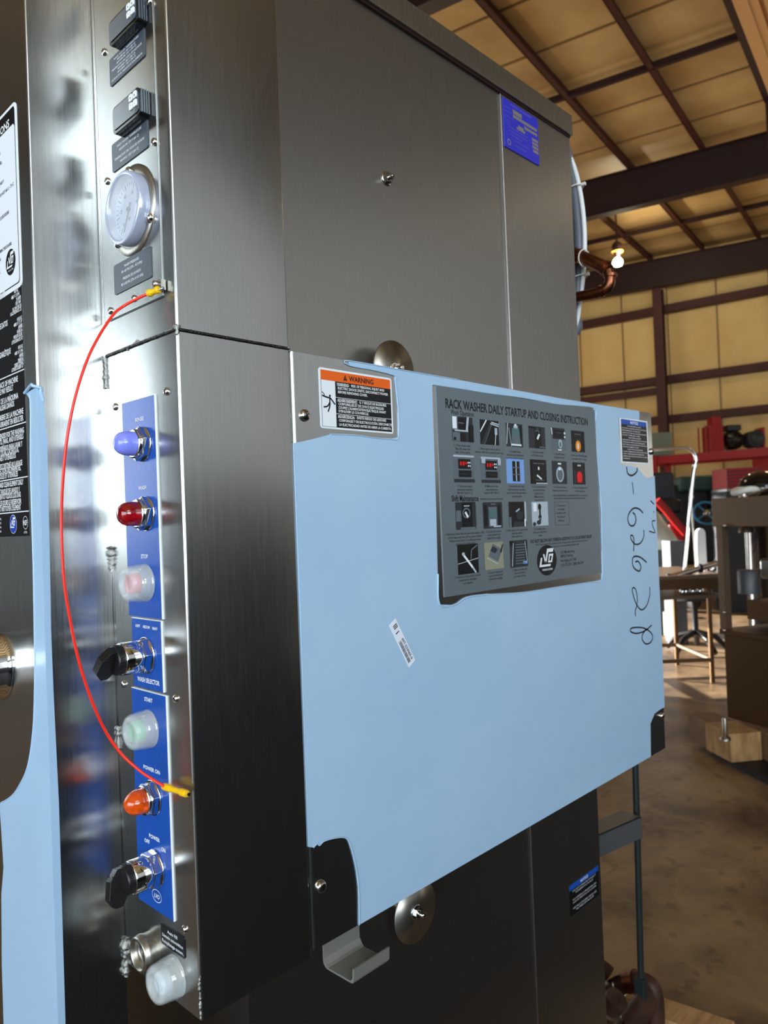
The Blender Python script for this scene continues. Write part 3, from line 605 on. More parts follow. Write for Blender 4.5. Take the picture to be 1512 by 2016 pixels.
for (u0, v0, u1, v1), bg, shp in photos:
    mb = MB()
    A0, B1 = CV.at(u0, v0, PC); A1, B0 = CV.at(u1, v1, PC)
    mb.prism(CV, [(A0, B0), (A1, B0), (A1, B1), (A0, B1)], None, PC, bg)
    for i, (m_, L) in enumerate(shp):
        L = [(A0+(A1-A0)*min(max(x, 0), 1), B0+(B1-B0)*min(max(y, 0), 1)) for x, y in L]
        mb.prism(CV, L, None, PC+.00012*(i+1), m_)
    mb.build('photograph', PM, pl)
# marker writing
def hw(x, y): return CV.at(1190+x/3.877, 780+y/3.877, .001)
mb = MB()
for L, w_ in (([(168, 540), (178, 590), (210, 605), (245, 578), (250, 545)], .0042), ([(212, 655), (217, 700), (222, 748)], .0030),
    ([(295, 892), (265, 862), (225, 855), (190, 890), (178, 940), (195, 985), (225, 985), (240, 945), (232, 905), (215, 888)], .0040),
    ([(300, 1020), (300, 1070), (275, 1120), (235, 1130), (205, 1095), (200, 1065), (215, 1065), (225, 1100), (222, 1185)], .0036),
    ([(322, 1268), (270, 1228), (225, 1225), (213, 1260), (225, 1310), (265, 1335), (278, 1300), (258, 1262), (235, 1265)], .0038),
    ([(345, 1455), (345, 1520), (320, 1600), (280, 1630), (240, 1580), (215, 1500), (215, 1465), (235, 1470), (250, 1530), (248, 1590), (235, 1640), (238, 1680)], .0034),
    ([(360, 1748), (310, 1790), (250, 1810), (205, 1800), (200, 1775), (240, 1765), (300, 1770), (350, 1800), (368, 1840), (350, 1880), (315, 1890), (290, 1860), (290, 1820), (320, 1775)], .0034),
    ([(352, 798), (378, 825)], .0034), ([(374, 876), (379, 890)], .0030), ([(388, 950), (365, 955), (368, 990), (385, 1040), (340, 1030)], .0030)):
    ribbon(mb, CV, [hw(x, y) for x, y in L], w_, .0012)
tag(mb.build('marker_writing', 'ink', fl), 'black handwritten numbers running down the film')
# bar-code sticker
g = Fr(CV.pt(*CV.at(792, 1266, .001), .001), (1, 0, 0), (0, 0, 1), (0, -1, 0))
pa, pb = CV.at(772, 1224), CV.at(811, 1306); ang = math.atan2(pb[1]-pa[1], pb[0]-pa[0]); ll = math.hypot(pb[0]-pa[0], pb[1]-pa[1]); g = g.rot(ang)
st = MB().box(g, -ll/2, ll/2, -.0085, .0085, -.0002, .0003).build('barcode_sticker', 'paper', cv); tag(st, 'small slanted white bar-code sticker')
mb = MB(); mb.text(g, '607-223065-0', ll*.17, .0018, .0042, ll*.5, c=.0005, bold=True)
x = -ll*.07
while x < ll*.42: w_ = random.choice((.0005, .0009, .0013)); mb.box(g, x, x+w_, -.0062, -.0004, .0003, .0005); x += w_+random.choice((.0005, .0008))
for i in range(3): mb.box(g, -ll*.42+i*.0025, -ll*.42+i*.0025+.0014, -.003, .006, .0003, .0005)
mb.box(g, -ll*.26, -ll*.24, -.004, .004, .0003, .0005); mb.build('lettering', 'ink', st)
# pan head screws
def screw(parent, fr, u, v, r=.0048, m='screw', c=0, name='screw'):
    a, b = fr.at(u, v, c); f = fr.shift(a, b, c); mb = MB()
    mb.lathe(f, [(r*1.0, 0), (r, r*.18), (r*.93, r*.42), (r*.72, r*.62), (r*.4, r*.72), (0, r*.74)], 20)
    o = mb.build(name, m, parent)
    t = random.uniform(0, 1.5); mb = MB(); f = f.rot(t)
    mb.box(f, -r*.45, r*.45, -r*.08, r*.08, r*.66, r*.76); mb.box(f, -r*.08, r*.08, -r*.45, r*.45, r*.66, r*.76); mb.build('screw_recess', 'black', o)
    return o
screw(cv, CV, 599, 818, .0082); screw(cv, CV, 631, 1745, .0085); screw(cv, CV, 1282, 889, .0075); screw(cv, CV, 1303, 1409, .0075)

# ------------------------------------------------------------------ control box
cb = thing('control_box', ((X0+.63)/2, (Y0+Y1)/2, ZB), 'tall stainless control box with lamps, buttons and gauges on its narrow face', 'control panel')
def housing(z0, z1, name):
    pr = [(.6293, Y1+.1), (X0, Y1+.1)]
    pr += [(X0+.0035-.0035*math.cos(R(t)), Y0+.0035-.0035*math.sin(R(t))) for t in range(0, 91, 15)]
    pr += [(.6293-.002+.002*math.sin(R(t)), Y0+.002-.002*math.cos(R(t))) for t in range(0, 91, 30)]
    mb = MB(); mb.prism(WF, pr, z0, z1); o = mb.build(name, 'steel', cb)
    for p in o.data.polygons: p.use_smooth = abs(p.normal.z) < .5
    o.data.set_sharp_from_angle(angle=R(35)); return o
housing(ZB, ZS-.0022, 'lower_housing'); housing(ZS+.0022, 2.72, 'upper_housing')
mb = MB(); mb.box(WF, X0+.004, .6293-.003, Y0+.004, Y1+.05, ZS-.0022, ZS+.0022, 0); mb.build('joint_core', 'weld_dark', cb)
def bead(pts, r, name='weld_bead', m='weld', jit=.5, step=.0016, parent=None):
    P = [Vector(p) for p in pts]; out = []; rs = []
    for a, b in zip(P[:-1], P[1:]):
        n = max(2, int((b-a).length/step))
        for i in range(n): out.append(a.lerp(b, i/n)+Vector([random.uniform(-1, 1)*r*.2 for _ in range(3)])); rs.append(r*(1+random.uniform(-jit, jit)))
    out.append(P[-1]); rs.append(r)
    return MB().tube(out, rs, 8).build(name, m, parent or cb)
bead([(X0-.0004, Y1-.003, ZS), (X0-.0004, Y0+.001, ZS)], .0018, m='weld_dark', jit=.25)
bead([(X0+.001, Y0-.0004, ZS), (.628, Y0-.0004, ZS)], .0018, m='weld_dark', jit=.25)
bead([(X0-.0004, Y1-.003, ZS+.0022), (X0-.0004, Y0+.001, ZS+.0022)], .0008, m='weld', jit=.2)
bead([(X0+.0008, Y0+.0008, ZS-.006), (X0+.0008, Y0+.0008, ZS+.006)], .0032)
bead([(.6275, Y0-.0002, ZS-.001), (.6285, Y0+.0005, ZS+.001)], .0026)
# joint along the door post with weld runs
MB().box(CF, -Y1+.0005, -Y1+.0030, ZB, 2.7, 0, .0008).build('edge_strip', 'chrome', cb)
for v0, v1, r_ in ((702, 762, .0026), (1077, 1125, .0040), (1425, 1466, .0024), (1822, 1893, .0042)):
    za, zb_ = CF.at(215, v0)[1], CF.at(220, v1)[1]
    bead([(X0-.001, Y1-.003, za), (X0-.001, Y1-.003, zb_)], r_, step=.0022)
bead([(X0-.0005, Y0+.0005, CF.at(400, 1930)[1]), (X0-.0005, Y0+.0005, ZB+.004)], .0016)
a, b = CF.at(262, 690); bead([CF.pt(a-.012, b+.004, .0), CF.pt(a+.014, b+.010, .0)], .0016)
# access plate on the upper part
aR = (CF.at(302, 0)[0]+CF.at(322, 578)[0])/2; zP = (CF.at(228, 628)[1]+CF.at(322, 580)[1])/2; aL = -Y1+.006
MB().box(CF, aL, aR, zP, 2.7, 0, .0016).build('access_plate', 'steel', cb, bevel=.0004)
mb = MB(); mb.box(CF, aL+.012, aR, zP-.0016, zP, 0, .0010); mb.build('plate_shadow_gap', 'black', cb)
AC = .0016
for u, v in ((206, 103), (304, 280), (212, 357), (218, 612), (313.5, 558), (264.5, 588), (295, 4)): screw(cb, CF, u, v, .0047, c=AC)
for u, v in ((228, 801), (328, 771), (245, 1347), (347, 1375), (364, 1829)): screw(cb, CF, u, v, .0048, c=0)
# grey engraved labels
def engraved(q, lines, name='engraved_label', c=AC, m='grey_label', h=.0036):
    A = [CF.at(*p, c) for p in q]; a0 = (A[0][0]+A[3][0])/2; a1 = (A[1][0]+A[2][0])/2; b1 = (A[0][1]+A[1][1])/2; b0 = (A[2][1]+A[3][1])/2
    o = MB().prism(CF, rrect(a0, a1, b0, b1, .003), c, c+.0012).build(name, m, cb, bevel=.0002)
    g = CF.shift(a0, b0, c+.0012); mb = MB(); wd, hg = a1-a0, b1-b0
    for t, x, y, w_, hh in lines: mb.text(g, t, x*wd, y*hg, hh*hg, w_*wd, c=.0002, bold=True)
    mb.build('lettering', 'label_text', o); print(name, wd, hg)
    return o
tag(engraved([(216.5, 119), (285.5, 52), (286, 107), (218.6, 176)], [('RINSE WATER TEMPERATURE', .5, .82, .7, .065), ('MINIMUM 180 F (82 C)', .5, .71, .52, .065), ('MAXIMUM 195 F (90 C)', .5, .60, .56, .065), ('TEMPERATURA DEL AGUA DE ENJUAGUE', .5, .47, .86, .065), ('MINIMO 180 F (82 C)', .5, .36, .5, .065), ('MAXIMO 195 F (90 C)', .5, .25, .52, .065), ('DURANTE EL ENJUAGUE SOLAMENTE', .5, .12, .88, .065)]), 'grey engraved rinse temperature label')
tag(engraved([(221.5, 288), (290.6, 229), (292.7, 286), (223, 345)], [('WASH WATER TEMPERATURE', .5, .76, .70, .085), ('MINIMUM 150 F (66 C)', .5, .58, .56, .085), ('TEMPERATURA DEL AGUA DE LAVADO', .5, .34, .84, .085), ('MINIMO 150 F (66 C)', .5, .16, .52, .085)]), 'grey engraved wash temperature label')
tag(engraved([(225, 525), (297.6, 482.7), (300, 545), (227.5, 582)], [('WASH PRESSURE', .5, .76, .40, .085), ('40 -60 PSI (276 - 413 kPa)', .5, .60, .56, .085), ('PRESION DE LAVADO', .5, .36, .48, .085), ('40 A 60 PSI (276 A 413 kPa)', .5, .18, .60, .085)]), 'grey engraved wash pressure label')
engraved([(207, -60), (276, -140), (278, -80), (212, 6)], [])
# temperature displays
def display(q):
    c1 = .016
    A = [CF.at(*p, c1) for p in q]; a0 = (A[0][0]+A[3][0])/2; a1 = (A[1][0]+A[2][0])/2; b1 = (A[0][1]+A[1][1])/2; b0 = (A[2][1]+A[3][1])/2
    print('display', a1-a0, b1-b0, A)
    o = MB().prism(CF, rrect(a0, a1, b0, b1, .006), AC, c1-.001).build('temperature_display', 'black_gloss', cb, bevel=.0012)
    MB().prism(CF, rrect(a0+.002, a1-.002, b0+.0045, b1-.0035, .004), c1-.001, c1).build('screen', 'lcd', o)
    mb = MB(); wd, hg = a1-a0, b1-b0
    for i in range(2):
        for j in range(2):
            x = a1-.022+.010*i; y = b0+hg*(.34+.30*j); mb.prism(CF, rrect(x, x+.0085, y, y+hg*.24, .002), c1, c1+.0012, 0)
            mb.text(CF, '*+-o'[i*2+j], x+.0042, y+hg*.06, hg*.11, c=c1+.0014, mi=1, bold=True)
    mb.build('button', ['white_plastic', 'black'], o)
    mb = MB()
    for i in range(4): mb.box(CF, a1, a1+.0022, b0+.003, b1-.003, .003+.003*i, .0045+.003*i)
    mb.build('clip', 'lcd', o)
display([(220.5, 215), (273.3, 164), (272.3, 222), (221, 270)])
display([(213, 50), (268, -20), (267.5, 36), (213.5, 98)])
# pressure gauge
ac, bc = CF.at(262, 415, AC); g = CF.shift(ac, bc, AC)
gg = MB().lathe(g, [(.0555, 0), (.0555, .0012), (.046, .0015), (0, .0015)], 64).build('pressure_gauge', 'steel_raw', cb); tag(gg, 'round pressure gauge on a steel flange')
MB().lathe(g, [(.0445, .0012), (.0445, .014), (.043, .0155), (.040, .0155), (.038, .0130), (.0375, .004)], 56).build('gauge_bezel', 'gauge_rim', gg)
mb = MB(); mb.lathe(g, [(0.0385, .0045), (0, .0046)], 48, 0)
for i in range(28):
    t = R(225-i*10); r0, r1 = (.026, .034) if i % 4 == 0 else (.030, .034); n_ = .0005
    mb.box(g.rot(t), r0, r1, -n_, n_, .0046, .0050, 1)
for i, n_ in enumerate(('0', '20', '40', '60', '80', '100')): t = R(225-i*54); mb.text(g, n_, .021*math.cos(t), .021*math.sin(t)-.002, .0048, c=.0051, mi=1, bold=True)
mb.text(g, 'PSI', 0, -.013, .004, c=.0051, mi=1, bold=True)
mb.build('gauge_dial', ['gauge_face', 'grey_label'], gg)
gn = g.rot(R(240)); mb = MB(); mb.prism(gn, [(-.009, -.0012), (.028, -.0004), (.028, .0004), (-.009, .0012)], .0055, .0062); mb.lathe(gn, [(.003, .005), (.003, .008), (0, .0084)], 16); mb.build('gauge_needle', 'black', gg)
MB().lathe(g, [(.0395, .0146), (.036, .0168), (.02, .0186), (0, .0190), ], 48).lathe(g, [(.0395, .0136), (0, .0165)], 48).build('gauge_glass', 'gauge_glass', gg)
for t in (93, -28, 218): f = g.shift(.0495*math.cos(R(t)), .0495*math.sin(R(t)), .0012); mb = MB(); mb.lathe(f, [(.0060, 0), (.0058, .0025), (.004, .0045), (0, .0052)], 20); mb.build('gauge_screw', 'chrome', gg)
# blue plates
def plate(a, z0, z1, w=.0822):
    m = MB().box(CF, a-w/2, a+w/2, z0, z1, 0, .0020, 0).build('control_plate', 'blue_plate', cb)
    MB().box(CF, a+w/2, a+w/2+.0012, z0, z1, 0, .0021).box(CF, a-w/2, a+w/2+.0012, z1, z1+.0008, 0, .0021).build('plate_edge', 'white_plastic', m)
    return m
P1 = plate(-.866, 1.4417, 1.7132); P2 = plate(-.8648, 1.3530, 1.4388, .073); P3 = plate(-.8655, 1.0800, 1.3491, .085)
def ptext(par, items):
    for t, u0, v0, u1, v1, h in items:
        mb = MB(); A, B = CF.at(u0, v0, .002), CF.at(u1, v1, .002)
        mb.text(CF, t, (A[0]+B[0])/2, (A[1]+B[1])/2-h/2, h, abs(B[0]-A[0]), c=.0023, bold=True); mb.build('lettering', 'ink_white', par)
ptext(P1, [('RINSE', 267, 828, 283, 822, .0046), ('WASH', 273, 962, 288.5, 958, .0046), ('STOP', 278, 1095.5, 291.5, 1095, .0048)])
ptext(P2, [('LIGHT', 267, 1231, 276, 1232.3, .0034), ('MEDIUM', 282, 1233.3, 295, 1235.5, .0034), ('HEAVY', 300, 1236.5, 310.5, 1238.5, .0034), ('WASH SELECTOR', 271, 1335, 314.5, 1346, .0056)])
ptext(P3, [('START', 284.6, 1375, 300.6, 1380.5, .0048), ('POWER ON', 283, 1509, 315, 1521, .0048), ('POWER', 294, 1644, 315, 1655, .0048), ('OFF', 285, 1653, 295, 1658, .0048), ('ON', 318, 1671, 326, 1675, .0048)])
cx, cy = CF.at(309, 1764, .002); mb = MB()
mb.prism(CF, circ(cx, cy, .0115, .0078), None, .0022, 0, [circ(cx, cy, .0108, .0071)])
mb.text(CF, 'LVO', cx, cy-.0026, .0052, .013, c=.0023, bold=True, sh=.25); mb.build('emblem', 'ink_white', P3)
# lamps, buttons, switches
def hexnut(f, r, c0, c1, mb, rot=15):
    mb.lathe(f, [(r, c0), (r, c0+.0015), (r*.97, c0+.002)], 40)
    f = f.rot(R(rot)); pts = circ(0, 0, r*.99, n=6, a0=0, a1=360); mb.prism(f, pts, c0+.002, c1-.0015)
    mb.prism(f, [(x*.95, y*.95) for x, y in pts], c1-.0015, c1)
def lamp(u, v, m, lab, ridged=False):
    a, b = CF.at(u, v, .002); f = CF.shift(a, b, .002); mb = MB(); hexnut(f, .0218, 0, .010, mb)
    mb.lathe(f, [(.0185, .010), (.0180, .0135), (.0165, .0145), (.0158, .0145)], 40); o = mb.build('indicator_lamp', 'chrome', cb, bevel=.0005); tag(o, lab)
    mb = MB(); pr = [(.0150, .010), (.0150, .020), (.0145, .0255), (.0128, .0305), (.0100, .0340), (.0060, .0362), (.0, .0370)]
    if ridged:
        pr = []
        for i in range(34):
            t = i/33*R(90); r_ = .0150*math.cos(t)*(1+.025*(i % 2)); pr.append((max(r_, 0) if i < 33 else 0, .018+.019*math.sin(t)*(1+.02*(i % 2))))
        pr = [(.0150, .010)]+pr
    mb.lathe(f, pr, 40); mb.build('lens', m, o)
lamp(281.5, 874.5, 'lens_blue', 'rinse lamp with milky blue dome'); lamp(288, 1011, 'lens_red', 'wash lamp with dark red dome'); lamp(301, 1570, 'lens_amber', 'power lamp with ridged amber dome', True)
def button(u, v, m, lab, fr_r=.0232, cc=.002, depth=.028):
    a, b = CF.at(u, v, cc); f = CF.shift(a, b, cc); mb = MB(); hexnut(f, .0205, 0, .009, mb); mb.lathe(f, [(.017, .009), (.017, .0135)], 36)
    o = mb.build('push_button', 'chrome', cb); tag(o, lab)
    MB().lathe(f, [(.0128, .0100), (.0128, .0205), (.0118, .0225), (.0085, .0222), (.0080, .0212), (0, .0212)], 36).build('button_cap', m, o)
    R_ = fr_r
    out = [(R_, .0005), (R_*1.0, .010), (R_*.97, .014), (R_*.93, depth-.006), (R_*.86, depth-.002), (R_*.72, depth), (R_*.52, depth), (R_*.48, depth-.002), (R_*.46, depth-.0025), (0, depth-.0027)]
    inn = [(0, depth-.0045), (R_*.5, depth-.0042), (R_*.74, depth-.002), (R_*.82, depth-.004), (R_*.87, depth-.008), (R_*.90, .012), (R_*.94, .0005)]
    MB().lathe(f, out, 48).lathe(f, inn, 48).build('button_boot', 'boot', o)
button(287, 1147, 'cap_red', 'stop button, red under a clear boot'); button(294.5, 1434, 'cap_green', 'start button, green under a clear boot')
def selector(u, v, ang, lab, big):
    a, b = CF.at(u, v, .002); f = CF.shift(a, b, .002); mb = MB(); hexnut(f, .0228, 0, .013, mb, 8)
    mb.lathe(f, [(.0198, .013), (.0198, .033), (.0190, .0345), (.0170, .0345)], 48); o = mb.build('selector_switch', 'chrome', cb, bevel=.0004); tag(o, lab)
    mb = MB(); n = 72; pr = [(.0165, .0335), (.0165, .0345)]
    mb.lathe(f, [(.0172, .033), (.0178, .036), (.0178, .042), (.0165, .0435), (0, .0438)], 48)
    for i in range(48): mb.box(f.rot(R(7.5*i)), .0174, .0183, -.0005, .0005, .036, .0415)
    h = f.rot(ang)                                        # lever: wedge along its own length
    L0, L1, wt = -.016, (.026 if big else .022), .0062
    pf = Fr(h.o, h.r, h.n, h.u)
    mb.prism(Fr(h.pt(0, -wt, 0), h.r, h.n, h.u), [(L0, .0425), (L1*.70, .0425), (L1, .0485), (L1, .0570), (L1*.55, .0640), (L0*.3, .0600), (L0, .0500)], 0, 2*wt)
    for i in range(9):
        x = L0+.006+(L1-L0-.010)*i/9
        for s_ in (-1, 1): mb.box(h, x, x+.0010, s_*wt-.0005, s_*wt+.0005, .046, .058)
    mb.build('switch_knob', 'knob', o, bevel=.0006)
selector(287.5, 1290, R(-118), 'wash selector switch with black lever', False); selector(306, 1709, R(-78), 'power selector switch with black lever', True)
# auto fill pair
a, b = CF.at(299, 1868); f = CF.shift(a, b)
mb = MB(); mb.lathe(f, [(.0212, 0), (.0212, .006), (.0225, .010), (.0225, .014), (.0215, .015), (.0215, .018), (.0195, .0195), (.0175, .0195), (.0172, .010), (.0165, .008), (0, .008)], 48)
o = mb.build('open_fitting', 'steel_raw', cb); tag(o, 'open threaded steel fitting without its cap'); MB().lathe(f, [(.0164, .0081), (.0, .0086)], 40).build('fitting_disc', 'black_gloss', o)
button(346, 1920, 'cap_clear', 'auto fill button under a milky clear boot', .0240, 0, .030)
o = engraved([(318, 1812.5), (364.6, 1848), (366, 1890), (319, 1854)], [('Auto Fill', .5, .70, .42, .15), ('Llenado automático', .5, .42, .88, .15), ('Remplissage autom.', .5, .14, .90, .15)], 'auto_fill_label', 0, 'black_label'); tag(o, 'black auto fill label')

# ------------------------------------------------------------------ door post and door face
dw = thing('washer_front', ((X1+.5)/2, Y1+.4, 0), 'stainless front of the washer left of the control box, partly in blue film', 'machine front')
pr = [(X0-.0003, Y1)]+[(X1+.003-.003*math.sin(R(t)), Y1+.003-.003*math.cos(R(t))) for t in range(0, 91, 15)]+[(X1, Y1+.7), (X0-.0003, Y1+.7)]
mb = MB(); mb.prism(WF, pr[::-1], .15, 2.75); o = mb.build('front_sheet', 'steel_door', dw)
for p in o.data.polygons: p.use_smooth = abs(p.normal.z) < .5
o.data.set_sharp_from_angle(angle=R(35))
# film wrapped round the bend
left = [(774, 50.5), (787, 59.5), (877, 60), (943, 60.6), (1109, 65.5), (1250, 67.9), (1322, 68.7), (1416, 66.6), (1481, 60), (1520, 51), (1548, 37), (1564, 26), (1575, 12), (1580, 2)]
right = [(771, 80), (790, 86), (869, 93), (973, 95.5), (1191, 100), (1236, 100.5), (1365, 105.5), (1580, 116), (2016, 129), (2200, 134)]
LP = [SG.at(u, v, .001) for v, u in left]; RP = [ST.at(u, v, .001) for v, u in right]
zend = .55
mb = MB()
Lpoly = [(-a, b) for a, b in LP]                                 # (y, z)
pts = [(-(Y1+.0005), LP[0][1]+.001)]+LP+[(-(LP[-1][0]*-1+.02), LP[-1][1]-.004)]
aL = LP[-1][0]-.006
pts = [(-Y1, LP[0][1]+.002)]+LP+[(aL, LP[-1][1]-.003), (LP[-1][0]+.001, LP[-1][1]-.09), (SG.at(4, 1760)[0], SG.at(4, 1760)[1]), (SG.at(5, 1900)[0], SG.at(5, 1900)[1]), (SG.at(8, 2050)[0], zend), (-Y1, zend)]
mb.prism(SG, pts, .0002, .0010)
pts2 = [(X1-.0008, LP[0][1]+.002), (X1-.0008, zend)]+[(RP[-1][0]+.001, zend)]+RP[::-1]
mb.prism(ST, pts2, .0002, .0010)
o = mb.build('protective_film', 'film', dw); tag(o, 'pale blue film wrapped round the bend')
mb = MB(); mb.tube(smooth([SG.pt(a, b, .001) for a, b in LP], 3), .0010, 6); mb.build('film_edge', 'film', o); mb = MB()
mb.tube(smooth([SG.pt(LP[0][0], LP[0][1], .002), SG.pt(-Y1-.008, LP[0][1]+.006, .004), SG.pt(-Y1-.002, LP[0][1]+.004, .004), ST.pt(X1+.004, RP[0][1]+.004, .003), ST.pt(RP[0][0], RP[0][1], .002), ST.pt(RP[1][0], RP[1][1], .001)], 5), .0022, 6)
mb.build('film_edge', 'film', o)
# handle post
a, b = SG.at(4, 1311); f = SG.shift(a, b)
mb = MB(); mb.lathe(f, [(.046, 0), (.046, .008), (.044, .009), (.044, .16)], 64); tag(mb.build('handle_post', 'chrome', dw), 'polished round post of the door handle')
# operating sheet
aR_, zT, zM, zBt = (SG.at(33, 196)[0]+SG.at(43, 560)[0])/2, SG.at(33, 196)[1], (SG.at(43, 557)[1]), SG.at(58, 1055)[1]
aR2 = (SG.at(46, 600)[0]+SG.at(58, 1055)[0])/2
print('sheet', SG.at(33, 196), SG.at(43, 557), SG.at(46, 600), SG.at(58, 1055))
aLf = aR_-.34
sh = MB().prism(SG, rrect(aLf, aR_, zM-.004, zT, .008), 0, .0008, 0).box(SG, aLf, aR2, zBt, zM-.003, 0, .0007, 1).build('operating_sheet', ['white', 'black_label'], dw); tag(sh, 'white and black operating instruction sheet on the door face')
g = SG.shift(0, 0, .0008); mb = MB()
mb.prism(g, rrect(aLf, aR_-.005, zM+.002, zT-.004, .006), None, .0001, 1); mb.prism(g, rrect(aLf, aR_-.0065, zM+.0035, SG.at(28, 243)[1], .006), None, .0002, 0)
def R_text(t, u, v, h, w_, mi, bold=True, fr=SG, c=.0012):
    a, b = fr.at(u, v, c); mb.text(fr, t, a, b-h/2, h, w_, al='r', c=c, mi=mi, bold=bold)
R_text('OPERATING INSTRUCTIONS', 18, 241, .010, .20, 2)
for u, v, t in ((1, 300, 'CLOSE DRAIN VALVE.'), (4, 318, 'FILL TANK TO LEVEL.'), (7, 356, 'SET HEAT 150 F - 160 F'), (28, 355, ' '), (27, 361, 'WAIT UNTIL TANK IS HOT 66 C - 71 C'), (18, 416, 'LOAD RACKS AND CLOSE DOORS.'), (23, 478, 'AT END OF CYCLE OPEN THE DOORS.'), (2, 510, 'SHUT DOWN.'), (1, 535, 'DRAIN TANK.')):
    R_text(t, u, v, .0042, len(t)*.0030, 1)
cx, cy = SG.at(21, 516, .001)
mb.prism(SG, circ(cx, cy, .0170, .0170*1.0), None, .0011, 1)
K_ = lambda L: [(cx+x*.017, cy+y*.017) for x, y in L]
mb.prism(SG, K_(LG[0]), None, .0013, 2); mb.prism(SG, K_(LG[1]), None, .0013, 2); mb.prism(SG, K_(LG[2]), None, .0013, 2); mb.prism(SG, K_(LG[3]), None, .0013, 2, [K_(LG[4])]); mb.text(SG, 'WASHING SYSTEMS', cx, cy-.0115, .002, .018, c=.0013, mi=2)
for u, v, t, h, w_ in ((10, 578, 'DATA PLATE', .0075, .040), (36, 569, '60 HZ', .0045, .014), (38, 577, '480 V 3 PH', .0045, .028), (41, 584, '30 AMPS', .0045, .016), (41, 592, '150 F MIN', .0045, .018), (42, 600, 'FLOW PSI 20', .0045, .03), (42, 607, 'GALLONS/RACK 1.25', .0045, .038),
        (15, 635, 'PLACA DE DATOS', .0075, .055), (43, 624, 'MONO 60 HZ', .0045, .016), (43, 632, '480 V 3 F', .0045, .028), (44, 640, 'AMPERES', .0045, .014), (44, 648, 'MINIMO 66', .0045, .018), (44, 656, 'PRESION FLUJO', .0045, .030), (45, 664, 'LITROS/RACK 4.7', .0045, .038),
        (21, 690, 'PLAQUE SIGNALÉTIQUE', .0075, .070), (45, 680, 'MONO 60 HZ', .0045, .016), (45, 689, '480 V 3 PH', .0045, .028), (46, 697, 'AMPERES', .0045, .014), (46, 705, 'MINIMUM 66', .0045, .018), (46, 712, "DEBIT D'EAU", .0045, .030), (46, 719, 'LITRES/CASIER 4.7', .0045, .040),
        (35, 745, 'DO NOT SPRAY BACK OF MACHINE', .0072, .125), (26, 762, 'DAMAGE MAY RESULT', .0072, .075), (36, 778, 'NO ROCIE DETRÁS DE LA MÁQUINA', .0072, .135), (28, 794, 'PODRÍA CAUSAR DAÑOS', .0072, .09), (46, 808, "NE PAS ARROSER L'ARRIERE DE LA MACHINE", .0072, .165), (46, 822, 'DES DOMMAGES POURRAIENT EN RÉSULTER', .0072, .150),
        (47, 846, 'THIS MACHINE IS INTENDED FOR THE WASHING', .0068, .150), (46, 858, 'OF POTS, PANS, AND UTENSILS', .0068, .105), (44, 873, 'ESTA MAQUINA ESTA DISEÑADO PARA LAVAR Y', .0068, .150), (37, 884, 'DESINFECTAR OLLAS, CACEROLAS,', .0068, .110), (31, 896, 'SARTENES Y UTENSILIOS', .0068, .08), (44, 910, "L'EQUIPEMENT EST DESTINÉ AU LAVAGE", .0068, .130), (41, 920, 'ET À LA DESINFECTION DES MARMITES,', .0068, .125), (35, 932, 'CASSEROLES ET UTENSILES', .0068, .090),
        (46, 948, 'DRAIN TANK AND CLEAN ELEMENT DAILY', .0068, .125), (39, 963, 'DRENE EL TANQUE DE LAVADO Y', .0068, .10), (41, 973, 'LIMPIE EL ELEMENTO TODOS LOS DIAS', .0068, .12), (42, 986, 'VIDER TOUS LES JOURS LE RESERVOIR', .0068, .12), (41, 998, 'DE LAVAGE ET NETTOYER L\'ÉLÉMENT', .0068, .115)):
    R_text(t, u, v, h, w_, 2)
for u, v in ((49, 727), (52, 831), (56, 938), (57, 1006)): a, b = SG.at(u, v); mb.box(SG, aLf, aR2, b-.0007, b+.0007, .0008, .0011, 2)
cx, cy = SG.at(26, 1032, .001); mb.prism(SG, circ(cx, cy, .0125), None, .0010, 2); mb.prism(SG, circ(cx, cy, .0119), None, .0011, 3)
K_ = lambda L: [(cx+x*.012, cy+y*.012) for x, y in L]
mb.prism(SG, K_(LG[0]), None, .0013, 2); mb.prism(SG, K_(LG[1]), None, .0013, 2); mb.prism(SG, K_(LG[2]), None, .0013, 2); mb.prism(SG, K_(LG[3]), None, .0013, 2, [K_(LG[4])])
cx, cy = SG.at(50, 1029, .001); mb.prism(SG, circ(cx, cy, .0085), None, .0010, 2, [circ(cx, cy, .0078)]); mb.text(SG, 'NSF', cx, cy-.0032, .0064, .0125, c=.0013, mi=2, bold=True); mb.text(SG, 'LISTED', cx, cy-.0135, .0026, .011, c=.0013, mi=2)
for i in range(4): a, b = SG.at(4.5, 1024+i*8); mb.text(SG, ('LVO MFG', 'ROCK RAPIDS', 'IOWA USA', '51246')[i], a, b, .003, None, al='r', c=.0012, mi=2)
mb.build('lettering', ['white', 'black_label', 'ink_white', 'logo_blue'], sh)

